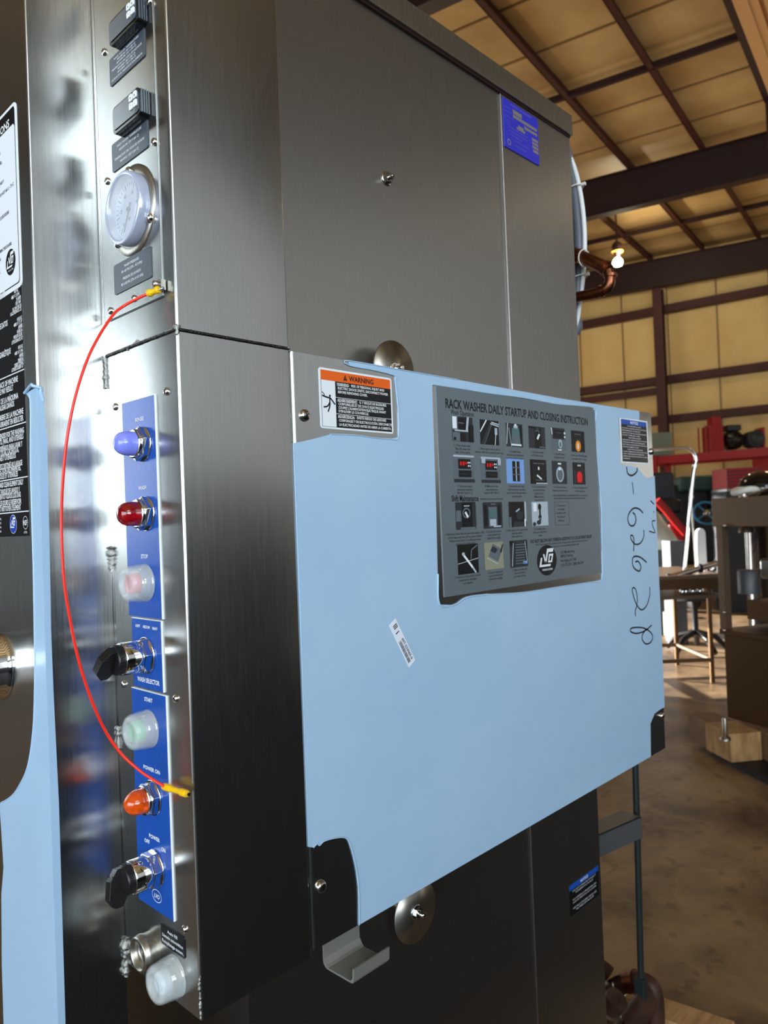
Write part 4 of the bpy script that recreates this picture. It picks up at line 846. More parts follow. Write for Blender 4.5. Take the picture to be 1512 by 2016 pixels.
# ------------------------------------------------------------------ red wire with yellow ferrules
def atx(u, v, x): d = fw + rt*((u-756)/FPX) - up*((v-1008)/FPX); return CAM + d*(x/d.x)
wp = [(290, 579, .012), (266, 590, .020), (240, 605, .032), (222, 621, .045), (196, 660, .062), (172, 708, .078), (150, 775, .092), (134, 850, .101), (125, 930, .105), (121, 1010, .106), (122, 1075, .106), (127, 1150, .104), (139, 1225, .098), (155, 1300, .090), (178, 1372, .078), (206, 1436, .062), (238, 1483, .046), (275, 1517, .030), (300, 1534, .020), (328, 1551, .012)]
pts = smooth([atx(u, v, X0-d_-.004) for u, v, d_ in wp], 6)
wr = MB().tube(pts, .0017, 10).build('jumper_wire', 'wire_red'); tag(wr, 'bright red wire bowed out in front of the control face', 'wire')
def ferr(p, q, tip, nm):
    p, q = Vector(p), Vector(q); d = (q-p); mb = MB(); n = 16
    P = [p+d*(i/n) for i in range(n+1)]; rs = [.0036 if i in (0, n) else .0044 if i < 6 or i > 11 else .0034 for i in range(n+1)]
    mb.tube(P, rs, 14); o = mb.build('wire_connector', 'ferrule', wr); mb = MB(); mb.tube([q, q+d.normalized()*tip], .0020, 8); mb.build('connector_pin', 'chrome', o)
ferr(atx(291, 578.5, X0-.016), atx(314, 570, X0-.010), .006, 0); ferr(atx(322, 1548, X0-.015), atx(369, 1563, X0-.011), .003, 1)
a, b = CF.at(322, 563, AC); mb = MB(); mb.box(CF, a-.006, a+.005, b-.006, b+.006, AC, AC+.006); mb.lathe(CF.shift(a, b, AC), [(.004, .006), (.004, .013), (.002, .014)], 14); tag(mb.build('wire_stud', 'steel_raw', cb), 'small stud holding the upper wire end')

# ------------------------------------------------------------------ piping behind the machine
XR = 1.80
def tubeobj(L, r, m, x, n=8):
    P = [atx(u, v, x) for u, v in L]
    return MB().tube(smooth([Vector((XE, 1.22, P[0].z))]+P+[Vector((XE, 1.22, P[-1].z))], n), r, 14)
ca = thing('flexible_conduit', atx(1135, 640, XR)-Vector((0, 0, .02)), 'grey ribbed flexible conduit arching behind the cabinet edge', 'conduit')
L = [(1085, 230), (1108, 275), (1124, 340), (1134, 410), (1139, 480), (1138, 550), (1131, 610), (1118, 660)]
zA, zB = atx(*L[0], XR).z, atx(*L[-1], XR).z
pp_ = smooth([Vector((XE, 1.25, zA))]+[atx(u, v, XR) for u, v in L]+[Vector((XE, 1.25, zB))], 24); rr_ = [.0125+.0009*(i % 2) for i in range(len(pp_))]
MB().tube(pp_, rr_, 16).build('conduit_hose', 'conduit', ca)
tag(tubeobj([(1085, 245), (1107, 282), (1126, 318), (1139, 362), (1148, 420), (1151, 480), (1148, 540), (1142, 590), (1130, 650), (1085, 720)], .0062, 'white_plastic', XR).build('white_tube', 'white_plastic'), 'white plastic tube bowed beside the grey conduit', 'tube')
def ring(c, ax, r, t, m, nm, lab, grp=None, cat='cable tie'):
    c = Vector(c); ax = Vector(ax).normalized(); a = ax.orthogonal().normalized(); b = ax.cross(a)
    mb = MB(); mb.tube([c+(a*math.cos(R(w))+b*math.sin(R(w)))*r for w in range(0, 360, 15)], t, 6, closed=True)
    return mb
for (u, v, lab) in ((1131, 372, 'upper white cable tie round the grey conduit and white tube'), (1138, 548, 'lower white cable tie round the grey conduit and white tube')):
    c = atx(u, v, XR); mb = MB(); e1 = Vector((0, 1, 0)).cross(Vector((0, 0, 1)))
    mb.tube([c+Vector((.020*math.sin(R(w)), -.024*math.cos(R(w)), .004*math.cos(R(w)))) for w in range(0, 360, 15)], .0020, 6, closed=True)
    mb.box(Fr(c+Vector((0, -.026, .004)), (0, 1, 0), (0, 0, 1), (-1, 0, 0)), -.006, .004, -.004, .004, -.004, .004)
    tag(mb.build('cable_tie', 'zip_tie'), lab, 'cable tie', 'white cable ties on the conduit')
XP = 1.762
cp = thing('copper_pipe', atx(1198, 575, XP), 'bent copper water pipe sticking out behind the cabinet top', 'pipe')
elb = [(1100, 492), (1130, 500), (1160, 513), (1188, 526), (1198, 533), (1201, 545), (1200, 558), (1194, 568), (1180, 575), (1160, 580), (1140, 584), (1110, 590)]
MB().tube(smooth([Vector((XE, 1.18, atx(*elb[0], XP).z))]+[atx(u, v, XP) for u, v in elb[:5]], 6), .0165, 18).build('upper_run', 'copper', cp)
MB().tube(smooth([atx(u, v, XP) for u, v in elb[4:]]+[Vector((XE, 1.18, atx(*elb[-1], XP).z))], 6), .0135, 18).build('lower_run', 'copper', cp)
for u, v, u2, v2, r_ in ((1138, 503, 1142, 505, .0195), (1190, 527, 1194, 529, .0190), (1202, 540, 1202, 545, .0175), (1186, 572, 1182, 574, .0160)):
    MB().tube([atx(u, v, XP), atx(u2, v2, XP)], r_, 18).build('fitting_collar', 'copper', cp)
c = atx(1150, 508, XP); mb = MB(); mb.tube([c+Vector((.021*math.sin(R(w)), -.003*math.cos(R(w))-.02*math.sin(R(w))*.2, .021*math.cos(R(w)))) for w in range(0, 360, 15)], .0018, 6, closed=True); tag(mb.build('cable_tie', 'zip_tie'), 'white cable tie looped round the copper pipe', 'cable tie')

# lower right: bracket, rod, drain pipes
def atz0(u, v, z): d = fw + rt*((u-756)/FPX) - up*((v-1008)/FPX); p = CAM + d*((z-1.55)/d.z); return Vector((p.x, p.y, 0))
XQ = 1.90
rod = thing('threaded_rod', atx(1258, 1930, XQ), 'thin dark green vertical rod beside the lower corner of the washer', 'rod')
MB().tube([atx(1248, 1420, XQ), atx(1255, 1660, XQ), atx(1262, 1925, XQ)], .0085, 14).build('rod', 'green_steel', rod)
c = atx(1262, 1940, XQ); fr_ = Fr(c, (0, -1, 0), (0, 0, 1), (-1, 0, 0)); MB().box(fr_, -.014, .014, -.035, .022, -.014, .014).build('coupling', 'green_steel', rod, bevel=.002)
c = atx(1262, 1597, XQ); fz = Fr((0, 0, c.z), (1, 0, 0), (0, 1, 0), (0, 0, 1))
g2, g3 = atz0(1258, 1610, c.z), atz0(1165, 1650, c.z)
ang_br = thing('angle_bracket', c, 'galvanised angle bracket carrying the thin rod', 'bracket')
d_ = Vector((g3.x-g2.x, g3.y-g2.y, 0)).normalized(); n_ = Vector((-d_.y, d_.x, 0)); fb = Fr((g2.x, g2.y, c.z), d_, (0, 0, 1), -n_ if (-n_).dot(CAM-c) > 0 else n_)
mb = MB(); mb.box(fb, -.01, .75, -.055, 0, -.003, 0); mb.box(fb, -.01, .75, -.003, 0, -.06, 0); mb.build('angle_steel', 'grey_machine', ang_br)
dr = thing('drain_pipe', (1.85, .95, .3), 'rusty drain pipe run with worm clamps at the lower right', 'pipe')
XD = 2.0
MB().tube(smooth([atx(u, v, XD) for u, v in ((1130, 2005), (1165, 1975), (1205, 1948), (1240, 1932), (1264, 1932), (1283, 1946), (1290, 1980), (1291, 2040), (1292, 2120))], 6), .025, 20).build('upper_pipe', 'rust_pipe', dr)
MB().tube([atx(1236, 1934, XD), atx(1254, 1931, XD)], .030, 20).build('pipe_coupling', 'copper', dr)
MB().tube(smooth([atx(u, v, XD-.18) for u, v in ((1110, 2110), (1160, 2035), (1195, 1990), (1215, 1966))], 6), .030, 20).build('lower_pipe', 'rust_pipe', dr)
MB().tube(smooth([atx(u, v, XD-.10) for u, v in ((1205, 2090), (1235, 2025), (1258, 1990), (1275, 1968))], 6), .031, 20).build('branch_pipe', 'rust_pipe', dr)
for (u, v), (u2, v2), x, r_ in (((1218, 1942), (1221, 1941), XD, .027), ((1198, 1987), (1200, 1984), XD-.18, .032), ((1244, 2012), (1246, 2009), XD-.10, .033), ((1180, 2009), (1182, 2006), XD-.18, .032)):
    MB().tube([atx(u, v, x), atx(u2, v2, x)], r_, 24).build('hose_clamp', 'screw', dr)
MB().tube(smooth([atx(u, v, XD) for u, v in ((1160, 1890), (1185, 1905), (1200, 1918))], 5), .022, 14).build('stub_pipe', 'rust_pipe', dr)
def atz(u, v, z): d = fw + rt*((u-756)/FPX) - up*((v-1008)/FPX); return CAM + d*((z-1.55)/d.z)
def block(c, w_, l_, h_, ang, m='wood', name='wood_block', lab='', cat='wood block', grp=None):
    f = Fr(c, (math.cos(ang), math.sin(ang), 0), (-math.sin(ang), math.cos(ang), 0), (0, 0, 1))
    o = MB().box(f, -w_/2, w_/2, -l_/2, l_/2, 0, h_).build(name, m, bevel=.004)
    return tag(o, lab, cat, grp) if lab else o
c = atz(1318, 2052, 0); block(Vector((c.x, c.y, 0)), .1, .34, .095, R(8), lab='light timber block on the floor at the bottom right edge')
c = atz(1235, 2010, 0); block(Vector((c.x, c.y, 0)), .09, .12, .10, R(30), lab='small timber offcut seen between the drain pipes')

# ------------------------------------------------------------------ machine at the right
c0 = atz(1422, 1470, 0); dv = fw + rt*((210-756)/FPX); dv = Vector((dv.x, dv.y, 0)).normalized()
RF = Fr((c0.x, c0.y, 0), -dv, (0, 0, 1), Vector((0, 0, 1)).cross(dv) if Vector((0, 0, 1)).cross(dv).dot(CAM-c0) > 0 else -Vector((0, 0, 1)).cross(dv))
if RF.n.dot(CAM-c0) < 0: RF.n = -RF.n
zz = lambda v, u=1430: RF.at(u, v)[1]; aa = lambda u, v=1100: RF.at(u, v)[0]
print('press', aa(1400), aa(1512), zz(980), zz(1036), zz(1240), zz(1460))
pm = thing('stainless_press', (c0.x, c0.y, 0), 'tall brownish stainless press cabinet at the right edge', 'machine')
aL, aRr = aa(1412), aa(1412)+1.15; zt, zh, zm, zb = zz(980), zz(1037), zz(1243), zz(1412)
MB().box(RF, aL-.03, aRr, zh, zt, -.75, .0).build('upper_housing', 'tan_steel', pm, bevel=.004)
for x in (aL, aRr-.05):
    for d_ in (-.05, -.72): MB().box(RF, x, x+.05, zm, zh, d_, d_+.05).build('frame_post', 'tan_steel', pm)
mb = MB(); mb.box(RF, aL+.02, aRr, zb, zm, -.72, -.01); mb.build('lower_cabinet', 'brown_steel', pm)
MB().box(RF, aL, aRr, zm-.02, zm+.012, -.75, .01).build('ledge', 'brown_steel', pm, bevel=.003)
MB().box(RF, aL+.03, aRr, RF.at(1450, 1205, -.4)[1], RF.at(1450, 1170, -.4)[1], -.60, -.20).build('cross_beam', 'brown_steel', pm)
MB().box(RF, aL+.03, aRr, zm, RF.at(1450, 1205, -.4)[1], -.42, -.40).build('inner_sheet', 'dark_machine', pm)
MB().box(RF, aL+.02, aRr, zm, zh, -.74, -.73).build('rear_sheet', 'dark_machine', pm)
f = RF.shift(RF.at(1474, 1140, -.30)[0], 0, -.30); mb = MB(); zf = Fr(f.o, f.r, f.n*-1, (0, 0, 1)); mb.lathe(zf, [(.070, RF.at(1474, 1168, -.3)[1]), (.070, RF.at(1474, 1124, -.3)[1]), (.065, RF.at(1474, 1122, -.3)[1]), (.02, RF.at(1474, 1121, -.3)[1])], 36); mb.build('weight', 'grey_machine', pm)
MB().box(RF, RF.at(1493, 1100, -.3)[0], RF.at(1540, 1100, -.3)[0], RF.at(1500, 1140, -.3)[1], RF.at(1500, 1100, -.3)[1], -.5, -.3).build('valve_block', 'chrome', pm, bevel=.02)
MB().lathe(zf, [(.012, RF.at(1474, 1124, -.3)[1]), (.012, zh)], 18).build('piston_rod', 'screw', pm)
MB().lathe(zf, [(.05, zh-.05), (.05, zh-.03), (.03, zh)], 24).build('rod_collar', 'tan_steel', pm)
for v in (1035, 1205, 1240): a_, b_ = RF.at(1422, v, .012); MB().lathe(RF.shift(a_+.02, b_, .012), [(.010, -.01), (.010, .006), (.006, .010), (0, .011)], 12).build('bolt', 'screw', pm)
cz = atz(1440, 1502, .04); lz = atz(1362, 1461, .04); ld = (lz-cz).normalized(); rd = Vector((0, 0, 1)).cross(ld)
if rd.dot(fw) < 0: rd = -rd
bf = Fr((cz.x, cz.y, 0), ld, rd, (0, 0, 1)); LW = (lz-cz).length
fp = atz(1428, 1458, .208); fp = Vector((fp.x, fp.y, 0))
MB().lathe(Fr(fp, (1, 0, 0), (0, 1, 0), (0, 0, 1)), [(.030, .21), (.030, .225), (.013, .23), (.013, .335), (.010, .34)], 14).build('levelling_foot', 'steel_raw', pm)
tag(MB().box(bf, 0, LW*.62, 0, .20, .04, .208).build('wood_block', 'wood', bevel=.005), 'front timber block carrying the levelling foot of the stainless press', 'wood block')
tag(MB().box(bf, LW*.63, LW*1.15, .02, .20, .04, .206).build('wood_block', 'wood_grey', bevel=.005), 'timber block on the left, butted against the one with the levelling foot', 'wood block')
tag(MB().box(bf, -.34, LW*.55, .21, .36, .04, .205).build('wood_block', 'wood_grey', bevel=.005), 'dark grey timber block behind and right of the levelling foot', 'wood block')
tag(MB().prism(bf, rrect(-.5, LW*.8, .04, .55, .08), .0, .04).build('rubber_mat', 'rubber'), 'black rubber mat under the timber blocks', 'mat')

# ------------------------------------------------------------------ round work table and things on it
tf = atz(1403, 1343, 0); TFr = Fr((tf.x, tf.y, 0), RF.r, (0, 0, 1), RF.n)
tz = .97
tb = thing('work_table', (tf.x, tf.y, 0), 'brown steel work table with stretcher, between washer and stainless press', 'table')
UF = Fr((tf.x, tf.y, 0), (rt.x, rt.y, 0), (-rt.y, rt.x, 0), (0, 0, 1))
MB().box(UF, -1.25, .10, -.15, .95, tz-.035, tz).build('tabletop', 'tan_steel', tb, bevel=.004)
mb = MB(); mb.box(UF, -1.25, .10, -.15, -.13, tz-.12, tz-.03); mb.box(UF, .08, .10, -.15, .95, tz-.12, tz-.03); mb.build('apron', 'brown_steel', tb)
MB().box(UF, -1.25, .08, -.12, .92, tz-.21, tz-.18).build('shelf', 'tan_steel', tb)
for x, y in ((0, 0), (-1.2, 0), (0, .8), (-1.2, .8)): MB().tube([UF.pt(x, y, 0), UF.pt(x, y, tz-.03)], .021, 14).build('leg', 'brown_steel', tb)
mb = MB(); mb.tube([UF.pt(0, 0, .20), UF.pt(-1.2, 0, .20)], .018, 10); mb.tube([UF.pt(0, .8, .20), UF.pt(-1.2, .8, .20)], .018, 10); mb.tube([UF.pt(0, 0, .2), UF.pt(0, .8, .2)], .018, 10); mb.tube([UF.pt(-1.2, 0, .2), UF.pt(-1.2, .8, .2)], .018, 10); mb.build('stretcher', 'tan_steel', tb)
def atd(u, v, dep): return CAM + (fw + rt*((u-756)/FPX) - up*((v-1008)/FPX))*dep
dT = (Vector((tf.x, tf.y, 0))-Vector((0, 0, 0))).dot(Vector((fw.x, fw.y, 0)))+.25
sp = thing('swan_neck_pipe', atd(1346, 1136, dT), 'tall polished swan-neck pipe standing on the work table', 'pipe')
MB().tube(smooth([atd(u, v, dT) for u, v in ((1346, 1136), (1352, 1080), (1358, 1010), (1362, 960), (1366, 925), (1370, 905), (1366, 892), (1356, 884), (1344, 882), (1325, 883), (1290, 885), (1262, 887))], 6), .016, 14).build('pipe_run', 'chrome', sp)
for u, v in ((1361, 978), (1368, 917)): MB().lathe(Fr(atd(u, v, dT), (1, 0, 0), (0, 1, 0), (0, 0, 1)), [(.020, -.01), (.020, .01)], 14).build('joint_ring', 'chrome', sp)
tag(MB().tube([atd(1361, 985, dT+.1), atd(1372, 1140, dT+.1)], .009, 10).build('thin_rod', 'screw'), 'thin steel rod leaning beside the swan-neck pipe', 'rod')
c = atd(1382, 1128, dT-.1); f = Fr((c.x, c.y, 0), (rt.x, rt.y, 0), (0, 0, 1), (-fw.x, -fw.y, 0))
zt_ = atd(1382, 1040, dT-.1).z; mb = MB(); W = .042
mb.prism(f, [(-W, tz+.03), (W, tz+.03), (W*.95, zt_-.05)]+[(W*.95*math.cos(R(t)), zt_-.05+.05*math.sin(R(t))) for t in range(15, 166, 15)]+[(-W*.95, zt_-.05), (-W*1.1, zt_-.2)], -.02, .02)
tag(mb.build('paddle', 'white_plastic', bevel=.006), 'upright white plastic paddle on the work table', 'paddle')
ar = thing('clamp_arm', atd(1345, 1145, dT-.2), 'polished steel clamp arm lying along the table edge', 'clamp')
MB().tube([atd(1284, 1147, dT-.3), atd(1345, 1129, dT-.3), atd(1378, 1119, dT-.3), atd(1412, 1109, dT-.3)], .027, 14).build('arm_tube', 'chrome', ar)
for u, v in ((1316, 1138), (1378, 1119)): c = atd(u, v, dT-.3); MB().lathe(Fr(c, -UF.u, (0, 0, 1), UF.r), [(.04, -.014), (.04, .014)], 18).build('clamp_collar', 'black', ar)
for i, (u, v) in enumerate(((1345, 1193), (1352, 1199), (1366, 1199), (1380, 1192))):
    c = atd(u, v, dT-.1); tag(MB().lathe(Fr((c.x, c.y, tz-.18), (1, 0, 0), (0, 1, 0), (0, 0, 1)), [(.027, 0.001), (.027, .028), (.020, .040), (.0, .045)], 16).build('steel_weight', 'chrome'), ('first small bright steel weight from the left on the table shelf', 'second small bright steel weight from the left on the table shelf', 'third small bright steel weight from the left on the table shelf', 'rightmost small bright steel weight on the table shelf')[i], 'weight', 'steel weights on the shelf')
for i, (u, v, r_) in enumerate(((1403, 1138, .045), (1392, 1132, .03))):
    c = atd(u, v, dT); tag(MB().lathe(Fr((c.x, c.y, tz), (1, 0, 0), (0, 1, 0), (0, 0, 1)), [(r_, 0), (r_, .04), (r_*.8, .07), (r_*.3, .08), (0, .08)], 18).build('steel_cup', 'chrome'), ('large bright steel cup by the press', 'small bright steel cup left of the larger one')[i], 'steel cup')

# ------------------------------------------------------------------ clutter deeper in the hall
def gbox(u0, v0, u1, v1, dep, thick, name, m, lab, cat, floor=False, bev=.01, parent=None):
    """a box whose front spans these photo points at that distance, facing the camera"""
    A = atd(u0, v0, dep); B = atd(u1, v1, dep); f = Fr((A.x, A.y, 0), (rt.x, rt.y, 0), (0, 0, 1), (-fw.x, -fw.y, 0))
    w_ = (B-A).dot(f.r); z0 = 0 if floor else B.z
    mb = MB().box(f, 0, w_, z0, A.z, -thick, 0)
    o = mb.build(name, m, parent, bevel=bev)
    if parent is None: tag(o, lab, cat)
    return o, f, w_, z0, A.z
# long red rack along the end wall
rk = thing('pallet_rack', H(18.6, 4, 0), 'long red steel rack along the end wall', 'rack')
def hb(p0, p1, q0, q1, z0, z1, m, name, par): return hbox(MB(), p0, p1, q0, q1, z0, z1).build(name, m, par)
zbm = atd(1400, 903, 18.2).z
for p in (18.4, 19.5): hb(p, p+.05, .5, 6.3, zbm-.09, zbm+.09, 'red_paint', 'beam', rk)
for p in (18.36, 19.5):
    for q in (5.25, 2.6): hb(p, p+.1, q-.06, q+.06, 0, zbm+.1, 'red_paint', 'upright', rk)
hb(18.45, 19.5, .5, 6.3, zbm+.07, zbm+.1, 'grey_machine', 'deck', rk)
Rz = zbm+.1
def onrack(u0, u1, vt, dep, thick, name, m, lab, cat): 
    A = atd(u0, vt, dep); B = atd(u1, vt, dep); f = Fr((A.x, A.y, 0), (rt.x, rt.y, 0), (0, 0, 1), (-fw.x, -fw.y, 0)); return f, (B-A).dot(f.r), A.z
f, w_, zt_ = onrack(1388, 1424, 838, 18.6, .5, 'x', '', '', '')
eg = thing('engine_stand', (f.o.x, f.o.y, Rz), 'red boxy engine stand with open frame on the rack', 'engine')
MB().box(f, .10, w_, Rz+.06, zt_, -.45, 0).build('housing', 'red_paint', eg, bevel=.02); MB().box(f, .22, w_-.02, zt_, zt_+.22, -.4, -.05).build('hopper', 'red_paint', eg, bevel=.02)
mb = MB(); mb.box(f, 0, .03, Rz+.02, zt_, -.45, -.42); mb.box(f, 0, .03, Rz+.02, zt_, -.03, 0); mb.box(f, 0, w_, Rz+.02, Rz+.07, -.45, 0); mb.box(f, 0, w_, zt_-.03, zt_, -.03, 0); mb.build('frame', 'red_dull', eg)
f, w_, zt_ = onrack(1430, 1466, 836, 18.6, .5, 'x', '', '', '')
en = thing('engine', (f.o.x+.2, f.o.y, Rz), 'black finned engine on the rack right of the red stand', 'engine')
zr = (Rz+zt_)/2; MB().lathe(Fr(f.pt(w_/2, zr, 0), f.r, f.u, f.n), [(.2, -.45), (.24, -.4), (.24, -.1), (.2, 0), (.12, .02), (.12, .05), (0, .05)], 24).build('block', 'black', en)
MB().box(f, .05, w_-.05, zt_-.15, zt_, -.35, -.05).build('air_cleaner', 'dark_machine', en, bevel=.03); MB().box(f, .0, w_, Rz, Rz+.10, -.4, 0).build('base', 'red_paint', en)
f, w_, zt_ = onrack(1474, 1504, 842, 18.6, .5, 'x', '', '', '')
dm = thing('cable_drum', (f.o.x, f.o.y, Rz), 'black drum in a red frame on the rack near the right edge', 'drum')
zr = (Rz+zt_)/2+.05; MB().lathe(Fr(f.pt(w_/2, zr, 0), f.r, f.u, f.n), [(.21, -.4), (.21, 0), (.17, .0), (.15, -.03), (0, -.03)], 24).build('drum', 'dark_machine', dm)
mb = MB(); mb.box(f, w_-.03, w_+.02, Rz, zt_, -.4, 0); mb.box(f, -.03, w_, Rz, Rz+.08, -.4, 0); mb.build('frame', 'red_dull', dm)
tag(gbox(1284, 852, 1324, 896, 18.6, .5, 'metal_cabinet', 'grey_green', '', '')[0], 'grey-green metal cabinet on the rack by the wall column', 'cabinet')
o, f, w_, z0, z1 = gbox(1492, 895, 1540, 930, 18.0, .3, 'red_panel', 'red_paint', 'red end panel of the rack at the right edge', 'panel')
# tool chest
ch = thing('tool_chest', atd(1450, 1000, 11), 'red tool chest with thin drawers beyond the press', 'tool chest')
o, f, w_, z0, z1 = gbox(1430, 922, 1500, 960, 11, .5, 'chest_body', 'red_dull', '', '', parent=ch)
MB().box(f, .01, w_-.01, z0+.004, z1-.004, 0, .004).build('drawer_frame', 'dark_machine', ch)
for i in range(6): zz0 = z0+(z1-z0)*i/6; MB().box(f, .02, w_-.02, zz0+.010, zz0+(z1-z0)/6-.008, 0, .012).build('drawer', 'red_paint', ch)
MB().box(f, -.02, w_+.02, z0-.035, z0, -.5, .02).build('chest_base', 'screw', ch); MB().box(f, -.02, w_+.02, 0, z0-.035, -.5, 0).build('lower_cabinet', 'dark_machine', ch)
c = atd(1500, 975, 7.4); dome = MB().lathe(Fr((c.x, c.y, 0), (1, 0, 0), (0, 1, 0), (0, 0, 1)), [(.17, 0), (.17, c.z-.05), (.215, c.z), (.215, c.z+.09), (.19, c.z+.16), (.13, c.z+.21), (.06, c.z+.235), (0, c.z+.24)], 36)
tag(dome.build('tank_drum', 'black_gloss'), 'glossy black domed drum behind the stainless press', 'tank')
# tractor
tr = thing('tractor', atd(1390, 1150, 12.6), 'dark garden tractor with blue steering wheel beyond the table', 'tractor')
gbox(1318, 955, 1440, 1110, 13.2, 1.0, 'body', 'dark_machine', '', '', parent=tr, bev=.08); gbox(1340, 938, 1420, 965, 13.0, .8, 'hood', 'green_machine', '', '', parent=tr, bev=.05)
gbox(1405, 935, 1428, 1000, 12.9, .6, 'seat', 'black', '', '', parent=tr, bev=.04)
c = atd(1391, 1010, 12.2); ax = Vector((-.75, -.45, .45)).normalized(); a_ = ax.orthogonal().normalized(); b_ = ax.cross(a_)
mb = MB(); mb.tube([c+(a_*math.cos(R(w_))+b_*math.sin(R(w_)))*.20 for w_ in range(0, 360, 12)], .018, 8, closed=True); mb.tube([c+a_*.19, c-a_*.19], .012, 6); mb.tube([c+b_*.19, c-b_*.19], .012, 6); mb.build('steering_wheel', 'wheel_blue', tr)
MB().lathe(Fr(c, a_, b_, ax), [(.05, -.03), (.05, .03), (0, .035)], 14).build('wheel_hub', 'screw', tr); MB().tube([c, c-ax*.5], .02, 8).build('steering_column', 'black', tr)
for u, v, r_ in ((1335, 1120, .32), (1425, 1110, .36)):
    c = atd(u, v, 12.6); c.z = r_; MB().lathe(Fr(c, (fw.x, fw.y, 0), (0, 0, 1), (rt.x, rt.y, 0)), [(r_*.4, -.1), (r_*.9, -.12), (r_, -.08), (r_, .08), (r_*.9, .12), (r_*.4, .1)], 28).build('wheel', 'rubber', tr)
# mower with red deck, hopper, second machine
mw = thing('mower', atd(1310, 1100, 11.5), 'red and black mower behind the right edge of the cover', 'mower')
gbox(1270, 985, 1345, 1010, 12, .7, 'engine_cover', 'black', '', '', parent=mw, bev=.06)
P = [atd(1293, 985, 11.6), atd(1312, 1005, 11.6), atd(1330, 1028, 11.6), atd(1350, 1050, 11.6)]; MB().tube(P, .06, 10).build('deck_rail', 'red_paint', mw)
gbox(1318, 1030, 1350, 1085, 11.8, .5, 'deck', 'red_paint', '', '', parent=mw, bev=.05); gbox(1280, 930, 1330, 985, 12.4, .5, 'hood', 'dark_machine', '', '', parent=mw, bev=.05)
c = atd(1330, 1120, 11.6); c.z = .22
for du in (-.35, .25): MB().lathe(Fr(c+Vector((rt.x, rt.y, 0))*du, (fw.x, fw.y, 0), (0, 0, 1), (rt.x, rt.y, 0)), [(.08, -.06), (.2, -.06), (.22, -.03), (.22, .03), (.2, .06), (.08, .06)], 24).build('wheel', 'rubber', mw)
hp = thing('hopper', atd(1295, 1080, 9.5), 'bright stainless cone hopper just right of the cover edge', 'hopper')
c = atd(1290, 1010, 9.5); zb_ = atd(1290, 1062, 9.5).z
MB().lathe(Fr((c.x, c.y, 0), (1, 0, 0), (0, 1, 0), (0, 0, 1)), [(.25, zb_-.12), (.25, zb_), (.03, c.z+.02), (0, c.z+.02)], 32).build('cone', 'cone_steel', hp)
MB().lathe(Fr((c.x, c.y, 0), (1, 0, 0), (0, 1, 0), (0, 0, 1)), [(.22, 0), (.22, zb_-.12)], 32).build('barrel', 'grey_machine', hp)
tag(gbox(1318, 1065, 1350, 1130, 8.6, .25, 'metal_box', 'grey_machine', '', '', floor=True)[0], 'dull metal box standing behind the swan-neck pipe', 'box')
# office chair base and white bin under the table light
cb_ = thing('stool', atz(1372, 1292, 0), 'black footed steel stool behind the work table', 'stool')
c = atz(1372, 1292, 0)
for w_ in range(0, 360, 72): d_ = Vector((math.cos(R(w_+20)), math.sin(R(w_+20)), 0)); MB().tube([c+Vector((.25, .1, .22)), c+Vector((.25, .1, .16))+d_*.2, c+Vector((.25, .1, .03))+d_*.32], .03, 8).build('foot', 'black', cb_)
MB().lathe(Fr(c+Vector((.25, .1, 0)), (1, 0, 0), (0, 1, 0), (0, 0, 1)), [(.03, .2), (.03, .55), (.2, .56), (.22, .6), (.2, .63), (0, .64)], 24).build('seat', 'dark_machine', cb_)
tag(gbox(1308, 1205, 1333, 1283, 9.2, .12, 'steel_post', 'grey_green', '', '', floor=True)[0], 'grey-green steel post standing behind the table', 'post')
tag(gbox(1378, 1222, 1396, 1258, 10.5, .2, 'waste_bin', 'grey_green', '', '', floor=True)[0], 'small grey-green bin on the sunlit floor', 'bin')
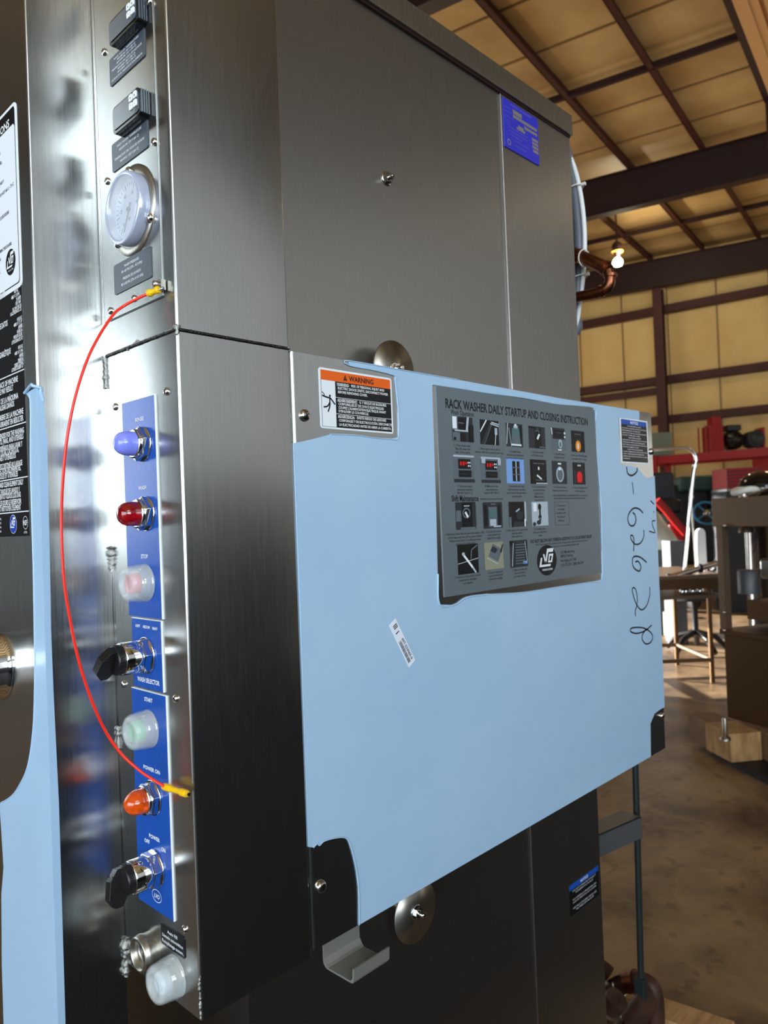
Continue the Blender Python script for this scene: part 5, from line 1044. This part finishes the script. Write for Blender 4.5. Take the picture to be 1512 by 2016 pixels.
for u, v, lab in ((1400, 985, 'coil of pale hose on the left corner of the press top'),):
    c = RF.pt(aL+.06, zt+.04, -.2); mb = MB()
    for r_ in (.07, .05): mb.tube([c+Vector((r_*math.cos(R(w_)), r_*math.sin(R(w_)), .01*math.sin(R(w_*2)))) for w_ in range(0, 360, 15)], .022, 8, closed=True)
    tag(mb.build('hose_coil', 'zip_tie'), lab, 'hose')
c = RF.pt(aL+.45, zt+.012, -.2); tag(MB().tube(smooth([RF.pt(aL+.15, zt+.012, -.15), RF.pt(aL+.30, zt+.05, -.2), RF.pt(aL+.5, zt+.012, -.1), RF.pt(aL+.9, zt+.012, -.12)], 6), .010, 8).build('grey_cable', 'screw'), 'grey cable lying along the press top', 'cable')
# hanging lamp
lp = thing('hanging_lamp', atd(1213, 545, 17.2), 'lit bulb hanging under the roof beyond the copper pipe', 'lamp')
c = atd(1216, 517, 17.2); f = Fr(c, (1, 0, 0), (0, 1, 0), (0, 0, 1))
MB().lathe(f, [(0, -.10), (.09, -.07), (.12, 0), (.09, .07), (.04, .12)], 20).build('bulb', 'bulb', lp)
MB().lathe(f, [(.05, .11), (.07, .2), (.11, .26), (.11, .42), (.05, .48)], 18).build('lamp_housing', 'dark_iron', lp)
MB().lathe(f, [(.13, .24), (.13, .27), (.05, .3)], 18).build('lamp_ring', 'yellow_paint', lp); MB().tube([c+Vector((0, 0, .46)), Vector((c.x, c.y, 8.44))], .02, 8).build('stem', 'dark_iron', lp)
point('hanging_bulb', c+Vector((-.05, -.15, .12)), 90, (1, .9, .66), .1)
tubs = [(atd(1371, 290, 14.5), atd(1368, 352, 14.5)), (atd(1486, 497, 20.3), atd(1484, 530, 20.3)), (atd(1266, 520, 20.3), atd(1272, 568, 20.3))]
for i, (a_, b_) in enumerate(tubs): tag(MB().tube([a_, b_], .009, 6).build('drop_wire', 'grey_machine'), ('thin drop wire on the near rafter', 'thin drop wire on the far rafter near the right edge', 'thin drop wire on the far rafter above the column')[i], 'wire')
